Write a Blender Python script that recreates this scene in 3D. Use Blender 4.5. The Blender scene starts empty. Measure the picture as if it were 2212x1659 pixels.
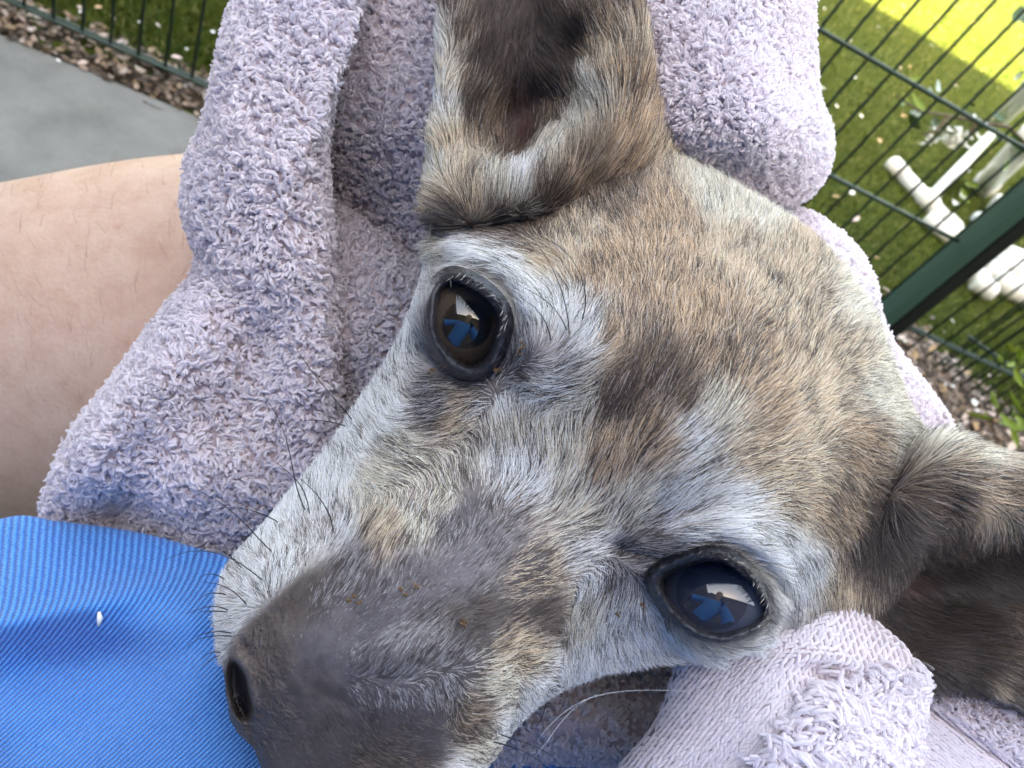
import bpy, math, random
import numpy as np
from mathutils import Vector, Matrix, Euler
rng = np.random.default_rng(7); random.seed(7)
SC = bpy.context.scene

# ---------------------------------------------------------------- camera
F = 1655.0                      # focal length in units of a 2212 wide picture
RM = np.array([[0.90128424, -0.32190949, -0.28993276],
               [0.05531146, 0.74926323, -0.65995852],
               [0.42968287, 0.57877361, 0.69310443]])     # rows: world x, y, z in the camera's axes
CAM = np.array([0.0, 0.0, 0.87])
cd = bpy.data.cameras.new('camera'); cam = bpy.data.objects.new('camera', cd)
SC.collection.objects.link(cam); SC.camera = cam
cam.matrix_world = Matrix.Translation(CAM) @ Matrix(RM.tolist()).to_4x4()
cd.sensor_width = 36.0; cd.lens = 36.0 * F / 2212.0
cd.clip_start = 0.005; cd.clip_end = 500
cd.dof.use_dof = True; cd.dof.focus_distance = 0.138; cd.dof.aperture_fstop = 32

# ---------------------------------------------------------------- light
w = bpy.data.worlds.new('World'); SC.world = w; w.use_nodes = True
nt = w.node_tree; nt.nodes.clear()
sky = nt.nodes.new('ShaderNodeTexSky'); sky.sky_type = 'NISHITA'; sky.sun_disc = False
SUN_EL = math.radians(35); SUN_AZ = math.radians(6)         # the sun stands behind the house, towards -Y
sky.sun_elevation = SUN_EL; sky.sun_rotation = math.pi + SUN_AZ
sky.air_density = 1.0; sky.dust_density = 3.0
bg = nt.nodes.new('ShaderNodeBackground'); bg.inputs[1].default_value = 0.15
wo = nt.nodes.new('ShaderNodeOutputWorld')
nt.links.new(sky.outputs[0], bg.inputs[0]); nt.links.new(bg.outputs[0], wo.inputs[0])
sl = bpy.data.lights.new('sun', 'SUN'); sl.energy = 4.0; sl.angle = math.radians(0.5); sl.color = (1, .93, .76)
so = bpy.data.objects.new('sun', sl); SC.collection.objects.link(so)
sdir = Vector((-math.sin(SUN_AZ) * math.cos(SUN_EL), -math.cos(SUN_AZ) * math.cos(SUN_EL), math.sin(SUN_EL)))
so.rotation_euler = sdir.to_track_quat('Z', 'Y').to_euler()
SC.view_settings.view_transform = 'Standard'; SC.view_settings.look = 'None'
SC.view_settings.exposure = 3.76; SC.view_settings.gamma = 1.0
SC.view_settings.use_white_balance = True; SC.view_settings.white_balance_temperature = 9900
SC.cycles.max_bounces = 8
try:
    SC.cycles_curves.shape = 'THICK'; SC.cycles_curves.subdivisions = 2
except Exception: pass

# ---------------------------------------------------------------- helpers
def at(x, y, d):
    """a point seen at (x, y) of the 2212x1659 picture, d metres in front of the lens -> world"""
    x = np.asarray(x, float); y = np.asarray(y, float); d = np.asarray(d, float)
    c = np.stack([(x - 1106.) / F * d, (829.5 - y) / F * d, -d * np.ones_like(x)], -1)
    return c @ RM.T + CAM
def ground(x, y, z=0.0):
    r = at(x, y, 1.0) - CAM
    return CAM + r * ((z - CAM[2]) / r[2])
def cam_dir(dx, dy):
    """direction in the picture (y down) as world vectors"""
    return np.stack([dx, -dy, 0 * dx], -1) @ RM.T
def norm(v): return v / (np.linalg.norm(v, axis=-1, keepdims=True) + 1e-12)

def link(o, parent=None):
    SC.collection.objects.link(o)
    if parent is not None: o.parent = parent
    return o
def tag(o, label=None, cat=None, group=None, kind=None):
    if label: o['label'] = label
    if cat: o['category'] = cat
    if group: o['group'] = group
    if kind: o['kind'] = kind
    return o
def empty(name, loc=(0, 0, 0), label=None, cat=None, group=None):
    o = bpy.data.objects.new(name, None); o.location = loc; o.empty_display_size = .05
    link(o); return tag(o, label, cat, group)
def mesh_obj(name, V, Fc, mat, parent=None, smooth=True, attrs=None, origin=None):
    V = np.asarray(V, float)
    me = bpy.data.meshes.new(name)
    me.from_pydata(V.tolist(), [], [tuple(int(i) for i in f) for f in Fc] if not isinstance(Fc, np.ndarray) else Fc.tolist())
    if smooth: me.polygons.foreach_set('use_smooth', [True] * len(me.polygons))
    for k, a in (attrs or {}).items():
        a = np.asarray(a, np.float32)
        if a.ndim == 1:
            at_ = me.attributes.new(k, 'FLOAT', 'POINT'); at_.data.foreach_set('value', a)
        else:
            at_ = me.attributes.new(k, 'FLOAT_COLOR', 'POINT')
            at_.data.foreach_set('color', np.concatenate([a[:, :3], np.ones((len(a), 1), np.float32)], 1).ravel())
    me.materials.append(mat); me.update()
    o = bpy.data.objects.new(name, me)
    link(o, parent)
    if parent is not None: o.matrix_parent_inverse = parent.matrix_basis.inverted() if parent.type != 'X' else Matrix()
    return o
def curves_obj(name, P, rad, col, mat, parent=None):
    """P: (n, k, 3) strands, rad: (n, k), col: (n, k, 3)"""
    n, k = P.shape[:2]
    hc = bpy.data.hair_curves.new(name); hc.add_curves([k] * n)
    hc.attributes['position'].data.foreach_set('vector', P.astype(np.float32).ravel())
    a = hc.attributes.get('radius') or hc.attributes.new('radius', 'FLOAT', 'POINT')
    a.data.foreach_set('value', rad.astype(np.float32).ravel())
    c = hc.attributes.new('tint', 'FLOAT_COLOR', 'POINT')
    cc = np.concatenate([col, np.ones((n, k, 1))], -1).astype(np.float32)
    c.data.foreach_set('color', cc.ravel())
    hc.materials.append(mat)
    o = bpy.data.objects.new(name, hc); link(o, parent)
    if parent is not None: o.matrix_parent_inverse = parent.matrix_basis.inverted()
    return o

# value noise
def _hash(i, j, k, s):
    h = (i * 374761393 + j * 668265263 + k * 2147483647 + s * 974634777) & 0xffffffff
    h = ((h ^ (h >> 13)) * 1274126177) & 0xffffffff
    return ((h ^ (h >> 16)) & 0xffff) / 65535.0
def noise3(P, scale, seed=0):
    Q = P * scale + 1000.0
    I = np.floor(Q).astype(np.int64); f = Q - I; f = f * f * (3 - 2 * f)
    r = 0
    for a in (0, 1):
        for b in (0, 1):
            for c in (0, 1):
                wgt = (f[..., 0] if a else 1 - f[..., 0]) * (f[..., 1] if b else 1 - f[..., 1]) * (f[..., 2] if c else 1 - f[..., 2])
                r = r + wgt * _hash(I[..., 0] + a, I[..., 1] + b, I[..., 2] + c, seed)
    return r * 2 - 1
def noise_vec(P, scale, seed=0):
    return np.stack([noise3(P, scale, seed + i) for i in range(3)], -1)

# thin plate spline over the picture plane
class TPS:
    def __init__(s, pts, smooth=0.0):
        a = np.array(pts, float); s.c = a[:, :2] / 1000.; v = a[:, 2:]
        n = len(a); K = s.k(np.linalg.norm(s.c[:, None] - s.c[None], axis=-1)) + smooth * np.eye(n)
        Pm = np.concatenate([np.ones((n, 1)), s.c], 1)
        A = np.block([[K, Pm], [Pm.T, np.zeros((3, 3))]])
        s.w = np.linalg.solve(A, np.concatenate([v, np.zeros((3, v.shape[1]))]))
    @staticmethod
    def k(r): return np.where(r > 1e-9, r * r * np.log(np.maximum(r, 1e-9)), 0)
    def __call__(s, x, y):
        q = np.stack([x, y], -1) / 1000.; sh = x.shape; q = q.reshape(-1, 2)
        r = s.k(np.linalg.norm(q[:, None] - s.c[None], axis=-1))
        o = r @ s.w[:-3] + np.concatenate([np.ones((len(q), 1)), q], 1) @ s.w[-3:]
        return o.reshape(sh) if o.shape[1] == 1 else o.reshape(sh + (-1,))
class Shep:
    """smooth weighted average of control values (never overshoots)"""
    def __init__(s, pts, soft=30., p=2.2):
        a = np.array(pts, float); s.c = a[:, :2]; s.v = a[:, 2:]; s.soft = soft; s.p = p
    def __call__(s, x, y):
        q = np.stack([x.ravel(), y.ravel()], -1); out = np.empty((len(q), s.v.shape[1]))
        for i in range(0, len(q), 20000):
            d2 = ((q[i:i + 20000, None] - s.c[None]) ** 2).sum(-1) + s.soft ** 2
            wg = d2 ** -s.p; out[i:i + 20000] = (wg @ s.v) / wg.sum(1, keepdims=True)
        return out.reshape(x.shape + (-1,))
def smooth_closed(pts, n):
    """closed Catmull-Rom through pts, n samples evenly along it"""
    p = np.array(pts, float); m = len(p); out = []
    for i in range(m):
        p0, p1, p2, p3 = p[(i - 1) % m], p[i], p[(i + 1) % m], p[(i + 2) % m]
        t = np.linspace(0, 1, 24, endpoint=False)[:, None]
        out.append(.5 * (2 * p1 + (p2 - p0) * t + (2 * p0 - 5 * p1 + 4 * p2 - p3) * t ** 2 + (3 * p1 - p0 - 3 * p2 + p3) * t ** 3))
    q = np.concatenate(out); q = np.concatenate([q, q[:1]])
    s = np.concatenate([[0], np.cumsum(np.linalg.norm(np.diff(q, axis=0), axis=1))])
    u = np.linspace(0, s[-1], n, endpoint=False)
    return np.stack([np.interp(u, s, q[:, k]) for k in range(q.shape[1])], 1)
def poly_dist(x, y, poly):
    """signed distance (px) to a closed polygon, negative inside"""
    q = np.stack([x.ravel(), y.ravel()], -1); best = np.full(len(q), 1e9); inside = np.zeros(len(q), bool)
    n = len(poly)
    for i in range(n):
        a = poly[i]; b = poly[(i + 1) % n]; ab = b - a
        t = np.clip(((q - a) @ ab) / (ab @ ab + 1e-9), 0, 1)
        best = np.minimum(best, np.linalg.norm(q - a - t[:, None] * ab, axis=1))
        c = ((a[1] > q[:, 1]) != (b[1] > q[:, 1])) & (q[:, 0] < (b[0] - a[0]) * (q[:, 1] - a[1]) / (b[1] - a[1] + 1e-12) + a[0])
        inside ^= c
    return np.where(inside, -best, best).reshape(x.shape)

class Blob:
    """closed rounded body: outline with its own depth at the contour, a modelled front and a back"""
    def __init__(s, outline, centre, front, back, nphi=300, nt=90, ex=4.0, mod=None, smooth=0.0, nback=24):
        ol = smooth_closed(outline, nphi)            # columns x, y, contour depth (cm)
        front = TPS(front, smooth)
        sil_t = TPS([(a[0], a[1], a[2]) for a in smooth_closed(outline, 40)], 0.01)
        t = np.concatenate([np.linspace(0.004, np.pi / 2, nt), np.linspace(np.pi / 2, np.pi - 0.004, nback + 1)[1:]])
        r = np.sin(t)[:, None]
        X = centre[0] + r * (ol[None, :, 0] - centre[0]); Y = centre[1] + r * (ol[None, :, 1] - centre[1])
        wgt = np.sqrt(np.clip(1 - r ** ex, 0, 1)) * np.ones_like(X)
        q = r ** 6
        sil = (1 - q) * sil_t(X, Y) + q * (ol[None, :, 2] * np.ones_like(X))
        fr = front(X, Y); D = sil - wgt * (sil - fr)
        isb = (t > np.pi / 2 + 1e-6)[:, None] * np.ones_like(X)
        bk = sil + np.sqrt(np.clip(1 - r ** 2.2, 0, 1)) * (back - sil)
        s.px, s.py = X, Y
        D = np.where(isb > 0, bk, D)
        if mod is not None: D = np.where(isb > 0, D, mod(X, Y, D))
        s.D = D / 100.; s.back = isb
        s.P = at(X, Y, s.D)
        nr, nc = X.shape; s.shape = (nr, nc)
        i = np.arange(nr - 1)[:, None] * nc; j = np.arange(nc)[None]; j2 = (j + 1) % nc
        s.F = np.stack([i + j, i + j2, i + nc + j2, i + nc + j], -1).reshape(-1, 4)
        V = s.P.reshape(-1, 3)
        fn = np.cross(V[s.F[:, 2]] - V[s.F[:, 0]], V[s.F[:, 3]] - V[s.F[:, 1]])
        N = np.zeros_like(V)
        for k in range(4): np.add.at(N, s.F[:, k], fn)
        s.N = norm(N)
        # outward: the front cap must face the camera
        mid = V[: nc * 3].mean(0)
        if (s.N[: nc * 3].mean(0) @ (CAM - mid)) < 0: s.N = -s.N; s.F = s.F[:, ::-1].copy()
        s.V = V; s.area = np.linalg.norm(fn, axis=1) / 2
    def faces(s):
        nr, nc = s.shape
        Fl = s.F.tolist(); Fl.append(list(range(nc))[::-1]); Fl.append([(nr - 1) * nc + k for k in range(nc)])
        return Fl
    def sample(s, n, facing=-.3, keep=None):
        """n points spread evenly over the surface: positions, normals, picture coordinates"""
        V = s.V; f = s.F
        fc = V[f].mean(1); fnn = norm(s.N[f].mean(1)); vis = (fnn * norm(CAM - fc)).sum(1) > facing
        p = s.area * vis
        if keep is not None: p = p * keep(s.px.ravel()[f].mean(1), s.py.ravel()[f].mean(1))
        p = p / p.sum()
        idx = rng.choice(len(f), n, p=p); u = rng.random((n, 1)); v = rng.random((n, 1))
        wts = [(1 - u) * (1 - v), (1 - u) * v, u * v, u * (1 - v)]
        ff = f[idx]
        mix = lambda A: sum(wts[k] * A[ff[:, k]] for k in range(4))
        return mix(V), norm(mix(s.N)), mix(s.px.reshape(-1, 1))[:, 0], mix(s.py.reshape(-1, 1))[:, 0]

# ---------------------------------------------------------------- materials
def mat(name, color=(.5, .5, .5), rough=.6, spec=.3, attr=None, build=None, **kw):
    m = bpy.data.materials.new(name); m.use_nodes = True; N = m.node_tree.nodes; L = m.node_tree.links
    b = N['Principled BSDF']; b.inputs['Base Color'].default_value = (*color, 1)
    b.inputs['Roughness'].default_value = rough; b.inputs['Specular IOR Level'].default_value = spec
    for k, v in kw.items():
        b.inputs[k.replace('_', ' ')].default_value = v
    if attr:
        a = N.new('ShaderNodeAttribute'); a.attribute_name = attr; L.new(a.outputs['Color'], b.inputs['Base Color'])
    if build: build(m, N, L, b)
    return m
def nz(N, L, scale, detail=4, rough=.6, coord='Object', dist=0):
    tc = N.new('ShaderNodeTexCoord'); n = N.new('ShaderNodeTexNoise'); n.inputs['Scale'].default_value = scale
    n.inputs['Detail'].default_value = detail; n.inputs['Roughness'].default_value = rough; n.inputs['Distortion'].default_value = dist
    L.new(tc.outputs[coord], n.inputs['Vector']); return n
def ramp(N, L, src, stops):
    r = N.new('ShaderNodeValToRGB'); e = r.color_ramp.elements
    while len(e) < len(stops): e.new(.5)
    for k, (p, c) in enumerate(stops): e[k].position = p; e[k].color = (*c, 1)
    L.new(src, r.inputs[0]); return r
def bump(N, L, b, src, strength, dist, prev=None):
    n = N.new('ShaderNodeBump'); n.inputs['Strength'].default_value = strength; n.inputs['Distance'].default_value = dist
    L.new(src, n.inputs['Height'])
    if prev is not None: L.new(prev.outputs[0], n.inputs['Normal'])
    L.new(n.outputs[0], b.inputs['Normal']); return n

def b_ground(c1, c2, c3, sc, bd):
    def f(m, N, L, b):
        n = nz(N, L, sc, 8, .7); r = ramp(N, L, n.outputs['Fac'], [(.3, c1), (.5, c2), (.72, c3)])
        L.new(r.outputs[0], b.inputs['Base Color']); bump(N, L, b, n.outputs['Fac'], .6, bd)
    return f
M_earth = mat('earth', rough=.95, spec=.1, build=b_ground((.018, .012, .008), (.04, .028, .019), (.09, .07, .05), 60, .006))
M_turf = mat('turf', rough=.95, spec=.1, build=b_ground((.03, .045, .009), (.055, .072, .012), (.09, .105, .018), 30, .01))
M_conc = mat('concrete', rough=.85, spec=.2, build=b_ground((.13, .132, .122), (.17, .172, .16), (.22, .222, .21), 9, .0006))
M_wall = mat('render_wall', (.13, .10, .085), .9, .1)
M_roof = mat('roof_board', (.25, .24, .23), .8, .2)
M_green = mat('green_paint', (.006, .030, .022), .5, .4)
def b_pvc(m, N, L, b):
    n = nz(N, L, 14, 5, .6); r = ramp(N, L, n.outputs['Fac'], [(.35, (.66, .67, .64)), (.6, (.60, .61, .56)), (.8, (.38, .38, .30))])
    L.new(r.outputs[0], b.inputs['Base Color'])
M_pvc = mat('white_plastic', rough=.35, spec=.5, build=b_pvc)
M_tint = mat('blade', rough=.6, spec=.2, attr='tint')
M_leaf = mat('dry_leaf', (.62, .5, .44), .7, .2)
M_leaf2 = mat('tan_leaf', (.45, .30, .16), .7, .2)
M_gleaf = mat('green_leaf', (.05, .10, .02), .4, .4)
M_gleaf2 = mat('pale_green_leaf', (.16, .24, .03), .5, .3)
M_grey_leaf = mat('grey_green_leaf', (.38, .5, .44), .5, .3)
M_twig = mat('twig', (.12, .09, .06), .8, .2)
M_petal = mat('petal', (.82, .82, .76), .6, .2)
def b_translucent(amount):
    def f(m, N, L, b):
        a = N.new('ShaderNodeAttribute'); a.attribute_name = 'tint'; t = N.new('ShaderNodeBsdfTranslucent'); L.new(a.outputs['Color'], t.inputs['Color'])
        x = N.new('ShaderNodeMixShader'); x.inputs[0].default_value = amount; L.new(b.outputs[0], x.inputs[1]); L.new(t.outputs[0], x.inputs[2])
        L.new(x.outputs[0], N['Material Output'].inputs['Surface'])
    return f
M_fur = mat('fur_hair', rough=.45, spec=.22, attr='tint', build=b_translucent(.05))
M_pile = mat('towel_pile', rough=.9, spec=.05, attr='tint', build=b_translucent(.38), Sheen_Weight=.3, Sheen_Roughness=.5)
def b_towel(m, N, L, b):
    n = nz(N, L, 900, 3, .6); r = ramp(N, L, n.outputs['Fac'], [(.3, (.36, .28, .28)), (.7, (.46, .38, .40))])
    L.new(r.outputs[0], b.inputs['Base Color']); bump(N, L, b, n.outputs['Fac'], .5, .0006)
M_towel = mat('towel_backing', rough=.95, spec=.05, build=b_towel)
def b_dogskin(m, N, L, b):
    a = N.new('ShaderNodeAttribute'); a.attribute_name = 'tint'
    n = nz(N, L, 420, 6, .65)
    mx = N.new('ShaderNodeMixRGB'); mx.blend_type = 'MULTIPLY'; mx.inputs[0].default_value = .7
    r = ramp(N, L, n.outputs['Fac'], [(.3, (.55, .5, .5)), (.7, (1.25, 1.2, 1.2))])
    L.new(a.outputs['Color'], mx.inputs[1]); L.new(r.outputs[0], mx.inputs[2]); L.new(mx.outputs[0], b.inputs['Base Color'])
    # pores and leathery cells, stronger on the bare nose
    tc = N.new('ShaderNodeTexCoord'); v = N.new('ShaderNodeTexVoronoi'); v.feature = 'SMOOTH_F1'; v.inputs['Scale'].default_value = 1100
    n2 = nz(N, L, 500, 2, .5); mv = N.new('ShaderNodeMixRGB'); mv.inputs[0].default_value = .003
    L.new(tc.outputs['Object'], mv.inputs[1]); L.new(n2.outputs['Color'], mv.inputs[2]); L.new(mv.outputs[0], v.inputs['Vector'])
    rr = ramp(N, L, v.outputs['Distance'], [(.1, (1, 1, 1)), (.75, (0, 0, 0))])
    no = N.new('ShaderNodeAttribute'); no.attribute_name = 'leather'
    mu = N.new('ShaderNodeMath'); mu.operation = 'MULTIPLY'; L.new(rr.outputs[0], mu.inputs[0]); L.new(no.outputs['Fac'], mu.inputs[1])
    b1 = bump(N, L, b, mu.outputs[0], .7, .0007)
    bump(N, L, b, n.outputs['Fac'], .5, .0006, b1)
    mr = N.new('ShaderNodeMapRange'); mr.inputs['To Min'].default_value = .6; mr.inputs['To Max'].default_value = .42
    L.new(no.outputs['Fac'], mr.inputs['Value']); L.new(mr.outputs[0], b.inputs['Roughness'])
M_skin = mat('dog_skin', rough=.55, spec=.4, build=b_dogskin)
def b_lid(m, N, L, b):
    n = nz(N, L, 900, 4, .6); r = ramp(N, L, n.outputs['Fac'], [(.35, (.008, .008, .010)), (.75, (.05, .05, .06))])
    L.new(r.outputs[0], b.inputs['Base Color']); bump(N, L, b, n.outputs['Fac'], .8, .0006)
M_lid = mat('wet_eyelid', rough=.36, spec=.5, build=b_lid)
def b_eye(m, N, L, b):
    # local z axis of the eye is the line of sight: pupil, iris with radial fibres, dark outer ring
    tc = N.new('ShaderNodeTexCoord'); sp = N.new('ShaderNodeSeparateXYZ'); L.new(tc.outputs['Object'], sp.inputs[0])
    r = N.new('ShaderNodeMapRange'); r.inputs['From Min'].default_value = .0102; r.inputs['From Max'].default_value = .0040
    L.new(sp.outputs['Z'], r.inputs['Value'])
    n = nz(N, L, 500, 5, .6); ad = N.new('ShaderNodeMath'); ad.operation = 'MULTIPLY_ADD'; ad.inputs[1].default_value = .08; ad.inputs[2].default_value = -.04
    L.new(n.outputs['Fac'], ad.inputs[0]); a2 = N.new('ShaderNodeMath'); L.new(r.outputs[0], a2.inputs[0]); L.new(ad.outputs[0], a2.inputs[1])
    rp = ramp(N, L, a2.outputs[0], [(0, (.004, .004, .005)), (.20, (.006, .005, .005)), (.25, (.055, .036, .026)), (.75, (.045, .030, .023)), (1, (.03, .024, .026))])
    L.new(rp.outputs[0], b.inputs['Base Color'])
def b_eye_cloudy(m, N, L, b):
    b_eye(m, N, L, b); cr = [n for n in N if n.type == 'VALTORGB'][0].color_ramp.elements
    for e, c in zip(cr, ((.012, .018, .035), (.014, .020, .038), (.035, .045, .075), (.05, .062, .09), (.04, .05, .07))): e.color = (*c, 1)
M_eye2 = mat('cloudy_eye', rough=.10, spec=.5, build=b_eye_cloudy, Coat_Weight=1.0, Coat_Roughness=.01, Coat_IOR=1.5)
M_eye = mat('eye', rough=.10, spec=.5, build=b_eye, Coat_Weight=1.0, Coat_Roughness=.01, Coat_IOR=1.5)
M_whisk = mat('whisker', (.012, .010, .010), .35, .5)
M_whiskw = mat('white_whisker', (.6, .6, .62), .35, .5)
def b_person(m, N, L, b):
    n = nz(N, L, 90, 8, .7); r = ramp(N, L, n.outputs['Fac'], [(.30, (.52, .32, .23)), (.5, (.59, .40, .30)), (.72, (.65, .47, .36))])
    n3 = nz(N, L, 7, 3, .5); r3 = ramp(N, L, n3.outputs['Fac'], [(.35, (1, .86, .83)), (.65, (1, 1, 1))])
    mx = N.new('ShaderNodeMixRGB'); mx.blend_type = 'MULTIPLY'; mx.inputs[0].default_value = 1
    L.new(r.outputs[0], mx.inputs[1]); L.new(r3.outputs[0], mx.inputs[2]); L.new(mx.outputs[0], b.inputs['Base Color'])
    n2 = nz(N, L, 700, 4, .6); bump(N, L, b, n2.outputs['Fac'], .45, .0008)
M_person = mat('human_skin', rough=.55, spec=.35, build=b_person, Subsurface_Weight=.15, Subsurface_Scale=.01)
M_person.node_tree.nodes['Principled BSDF'].inputs['Subsurface Radius'].default_value = (1, .35, .2)
def b_knit(m, N, L, b):
    a = N.new('ShaderNodeAttribute'); a.attribute_name = 'rib'
    g = N.new('ShaderNodeAttribute'); g.attribute_name = 'row'
    n = nz(N, L, 500, 3, .6)
    def mth(op, x, y=None, z=None):
        q = N.new('ShaderNodeMath'); q.operation = op
        for k, val in enumerate((x, y, z)):
            if val is None: continue
            if isinstance(val, (int, float)): q.inputs[k].default_value = val
            else: L.new(val, q.inputs[k])
        return q.outputs[0]
    jit = mth('MULTIPLY', mth('SUBTRACT', n.outputs['Fac'], .5), 2.6)
    ph = mth('MULTIPLY_ADD', a.outputs['Fac'], 6.28318, jit)
    s1 = mth('MULTIPLY_ADD', mth('SINE', ph), .5, .5)
    # small slanting stitches along every rib
    ph2 = mth('ADD', mth('MULTIPLY', g.outputs['Fac'], 6.28318), mth('MULTIPLY', mth('SINE', ph), 1.2))
    s2 = mth('MULTIPLY_ADD', mth('SINE', mth('ADD', ph2, jit)), .5, .5)
    h = mth('MULTIPLY', s1, mth('MULTIPLY_ADD', s2, .35, .65))
    h = mth('POWER', h, .7)
    h2 = mth('MULTIPLY_ADD', n.outputs['Fac'], .25, h)
    bump(N, L, b, h2, .95, .0006)
    r = ramp(N, L, h, [(0, (.010, .13, .45)), (.5, (.025, .23, .65)), (1, (.08, .40, .84))])  # grooves coloured darker than crests: their shade is put into the yarn colour
    L.new(r.outputs[0], b.inputs['Base Color'])
M_knit = mat('blue_rib_knit', rough=.8, spec=.1, build=b_knit, Sheen_Weight=.2)
M_navy = mat('navy_cloth', (.008, .02, .06), .9, .1)

# ---------------------------------------------------------------- geometry helpers for the setting
def box_vf(x0, x1, y0, y1, z0, z1):
    V = [(x, y, z) for x in (x0, x1) for y in (y0, y1) for z in (z0, z1)]
    return V, [(0, 1, 3, 2), (4, 6, 7, 5), (0, 4, 5, 1), (2, 3, 7, 6), (0, 2, 6, 4), (1, 5, 7, 3)]
def tube_vf(pts, rads, n=8, cap=True):
    pts = np.array(pts, float); rads = np.broadcast_to(np.asarray(rads, float), (len(pts),))
    T = norm(np.gradient(pts, axis=0)); ref = np.array([0, 0, 1.]) if abs(T[0][2]) < .9 else np.array([1., 0, 0])
    V = []; u = norm(np.cross(T[0], ref))
    for p, t, r in zip(pts, T, rads):
        u = norm(u - t * (u @ t)); v = np.cross(t, u)
        for k in range(n):
            a = 2 * math.pi * k / n; V.append(p + r * (math.cos(a) * u + math.sin(a) * v))
    Fc = [(i * n + k, i * n + (k + 1) % n, (i + 1) * n + (k + 1) % n, (i + 1) * n + k) for i in range(len(pts) - 1) for k in range(n)]
    if cap: Fc += [tuple(range(n))[::-1], tuple((len(pts) - 1) * n + k for k in range(n))]
    return V, Fc
def tube(name, pts, rads, m, parent=None, n=8): return mesh_obj(name, *tube_vf(pts, rads, n), m, parent)
def box(name, dims, m, parent=None, bevel=0.0):
    o = mesh_obj(name, *box_vf(*dims), m, parent, smooth=False)
    if bevel:
        b = o.modifiers.new('bevel', 'BEVEL'); b.width = bevel; b.segments = 2
    return o
def plane_grid(name, x0, x1, y0, y1, z, m, nx=1, ny=1, amp=0., sc=3.):
    X, Y = np.meshgrid(np.linspace(x0, x1, nx + 1), np.linspace(y0, y1, ny + 1))
    P = np.stack([X, Y, 0 * X], -1).reshape(-1, 3)
    P[:, 2] = z + (amp * noise3(P, sc) if amp else 0)
    i = np.arange(ny)[:, None] * (nx + 1); j = np.arange(nx)[None]
    Fq = np.stack([i + j, i + j + 1, i + nx + 2 + j, i + nx + 1 + j], -1).reshape(-1, 4)
    return mesh_obj(name, P, Fq, m)

YE = 1.155          # far edge of the concrete
YF = 1.2164         # plane of the fence
XB = 1.16           # right edge of the concrete
g = tag(mesh_obj('lawn', [(-150, YE + .01, 0), (XB + .01, YE + .01, 0), (XB + .01, -60, 0), (150, -60, 0), (150, YE + .01, 0), (150, 200, 0), (-150, 200, 0)], [(0, 1, 4, 5, 6), (1, 2, 3, 4)], M_turf, smooth=False), kind='structure')
g2 = tag(plane_grid('soil_strip', -6, 1.45, YE - .02, YF + .09, .004, M_earth, 260, 10, .010, 30), kind='structure')
pt = tag(box('patio', (-6, XB, -2.4, YE, -.12, .012), M_conc), kind='structure')
# the ground under and behind the house, so that nothing hangs in the air
tag(plane_grid('ground', -150, 150, -150, YE + .02, -.004, M_earth), kind='structure')
# the bed at the right, where the second fence meets the first
bed_c = np.array([ground(1890, 700), ground(1960, 775), ground(2030, 860), ground(2110, 935), ground(2230, 1040), ground(2420, 1240)])
bt = norm(np.gradient(bed_c, axis=0)); bn = np.stack([bt[:, 1], -bt[:, 0], 0 * bt[:, 0]], 1)
bl_ = bed_c + bn * .07 + [0, 0, .010]; br_ = bed_c - bn * .05 + [0, 0, .010]; nb = len(bed_c)
tag(mesh_obj('leaf_bed', np.concatenate([bl_, br_]), [(i, i + 1, nb + i + 1, nb + i) for i in range(nb - 1)], M_earth), kind='structure')

# house: the tall wall behind the viewer that keeps the sun off the patio and the near lawn
H_HOUSE = 4.35; Y_HOUSE = -2.0
hw = tag(box('house_wall', (-7, 9, Y_HOUSE - .25, Y_HOUSE, 0.012, H_HOUSE - .12), M_wall), kind='structure')
rf = tag(box('house_roof', (-7.2, 9.2, Y_HOUSE - 4, Y_HOUSE + .25, H_HOUSE - .118, H_HOUSE + .03), M_roof), kind='structure')

sw = tag(box('left_sky_blocker', (-1.95, -1.75, Y_HOUSE, 3.2, .013, 2.3), M_wall), kind='structure')  # unseen slab added at the left to block sky light

# grass blades on the lawn
def grass():
    n = 290000
    u = rng.random(n); y = YF + .05 + (u ** 1.5) * 4.2
    x = -1.2 + rng.random(n) * (y * .95 + 1.9 + .4)
    x = np.where(rng.random(n) < .2, -1.3 + rng.random(n) * 1.3, x)
    far_ = rng.random(n) < .22; y = np.where(far_, 5 + rng.random(n) * 5, y); x = np.where(far_, 1 + rng.random(n) * 9, x)
    nr_ = rng.random(n) < .10; y = np.where(nr_, .55 + rng.random(n) * .75, y); x = np.where(nr_, 1.25 + rng.random(n) * 1.3, x)
    root = np.stack([x, y, 0 * x], -1)
    patch = noise3(root, 6, 3) * .5 + noise3(root, 25, 4) * .5
    L = .022 * (.6 + .7 * rng.random(n)) * (1 + .25 * patch)
    a = rng.random(n) * 6.283; lean = .25 + .6 * rng.random(n)
    d = np.stack([np.cos(a) * lean, np.sin(a) * lean, np.ones(n)], -1); d = norm(d)
    t = np.linspace(0, 1, 3)[None, :, None]
    P = root[:, None] + d[:, None] * L[:, None, None] * t
    P[:, 2, 2] -= L * .25 * lean
    far = 1 + (y - 1.2) * .25
    R = (.0011 * far)[:, None] * np.array([1, .8, .15])[None]
    base = np.array([.040, .075, .011]); alt = np.array([.10, .125, .02]); dry = np.array([.26, .24, .10])
    k = np.clip(.45 + .5 * patch + .3 * rng.standard_normal(n), 0, 1)[:, None]
    C = base * (1 - k) + alt * k
    C = np.where(rng.random((n, 1)) < .04, dry, C)
    C = np.repeat(C[:, None], 3, 1)
    o = curves_obj('grass', P, R, C, M_tint); tag(o, 'short mown green grass on the lawn beyond the wire fence', 'grass', kind='stuff')
grass()

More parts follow.
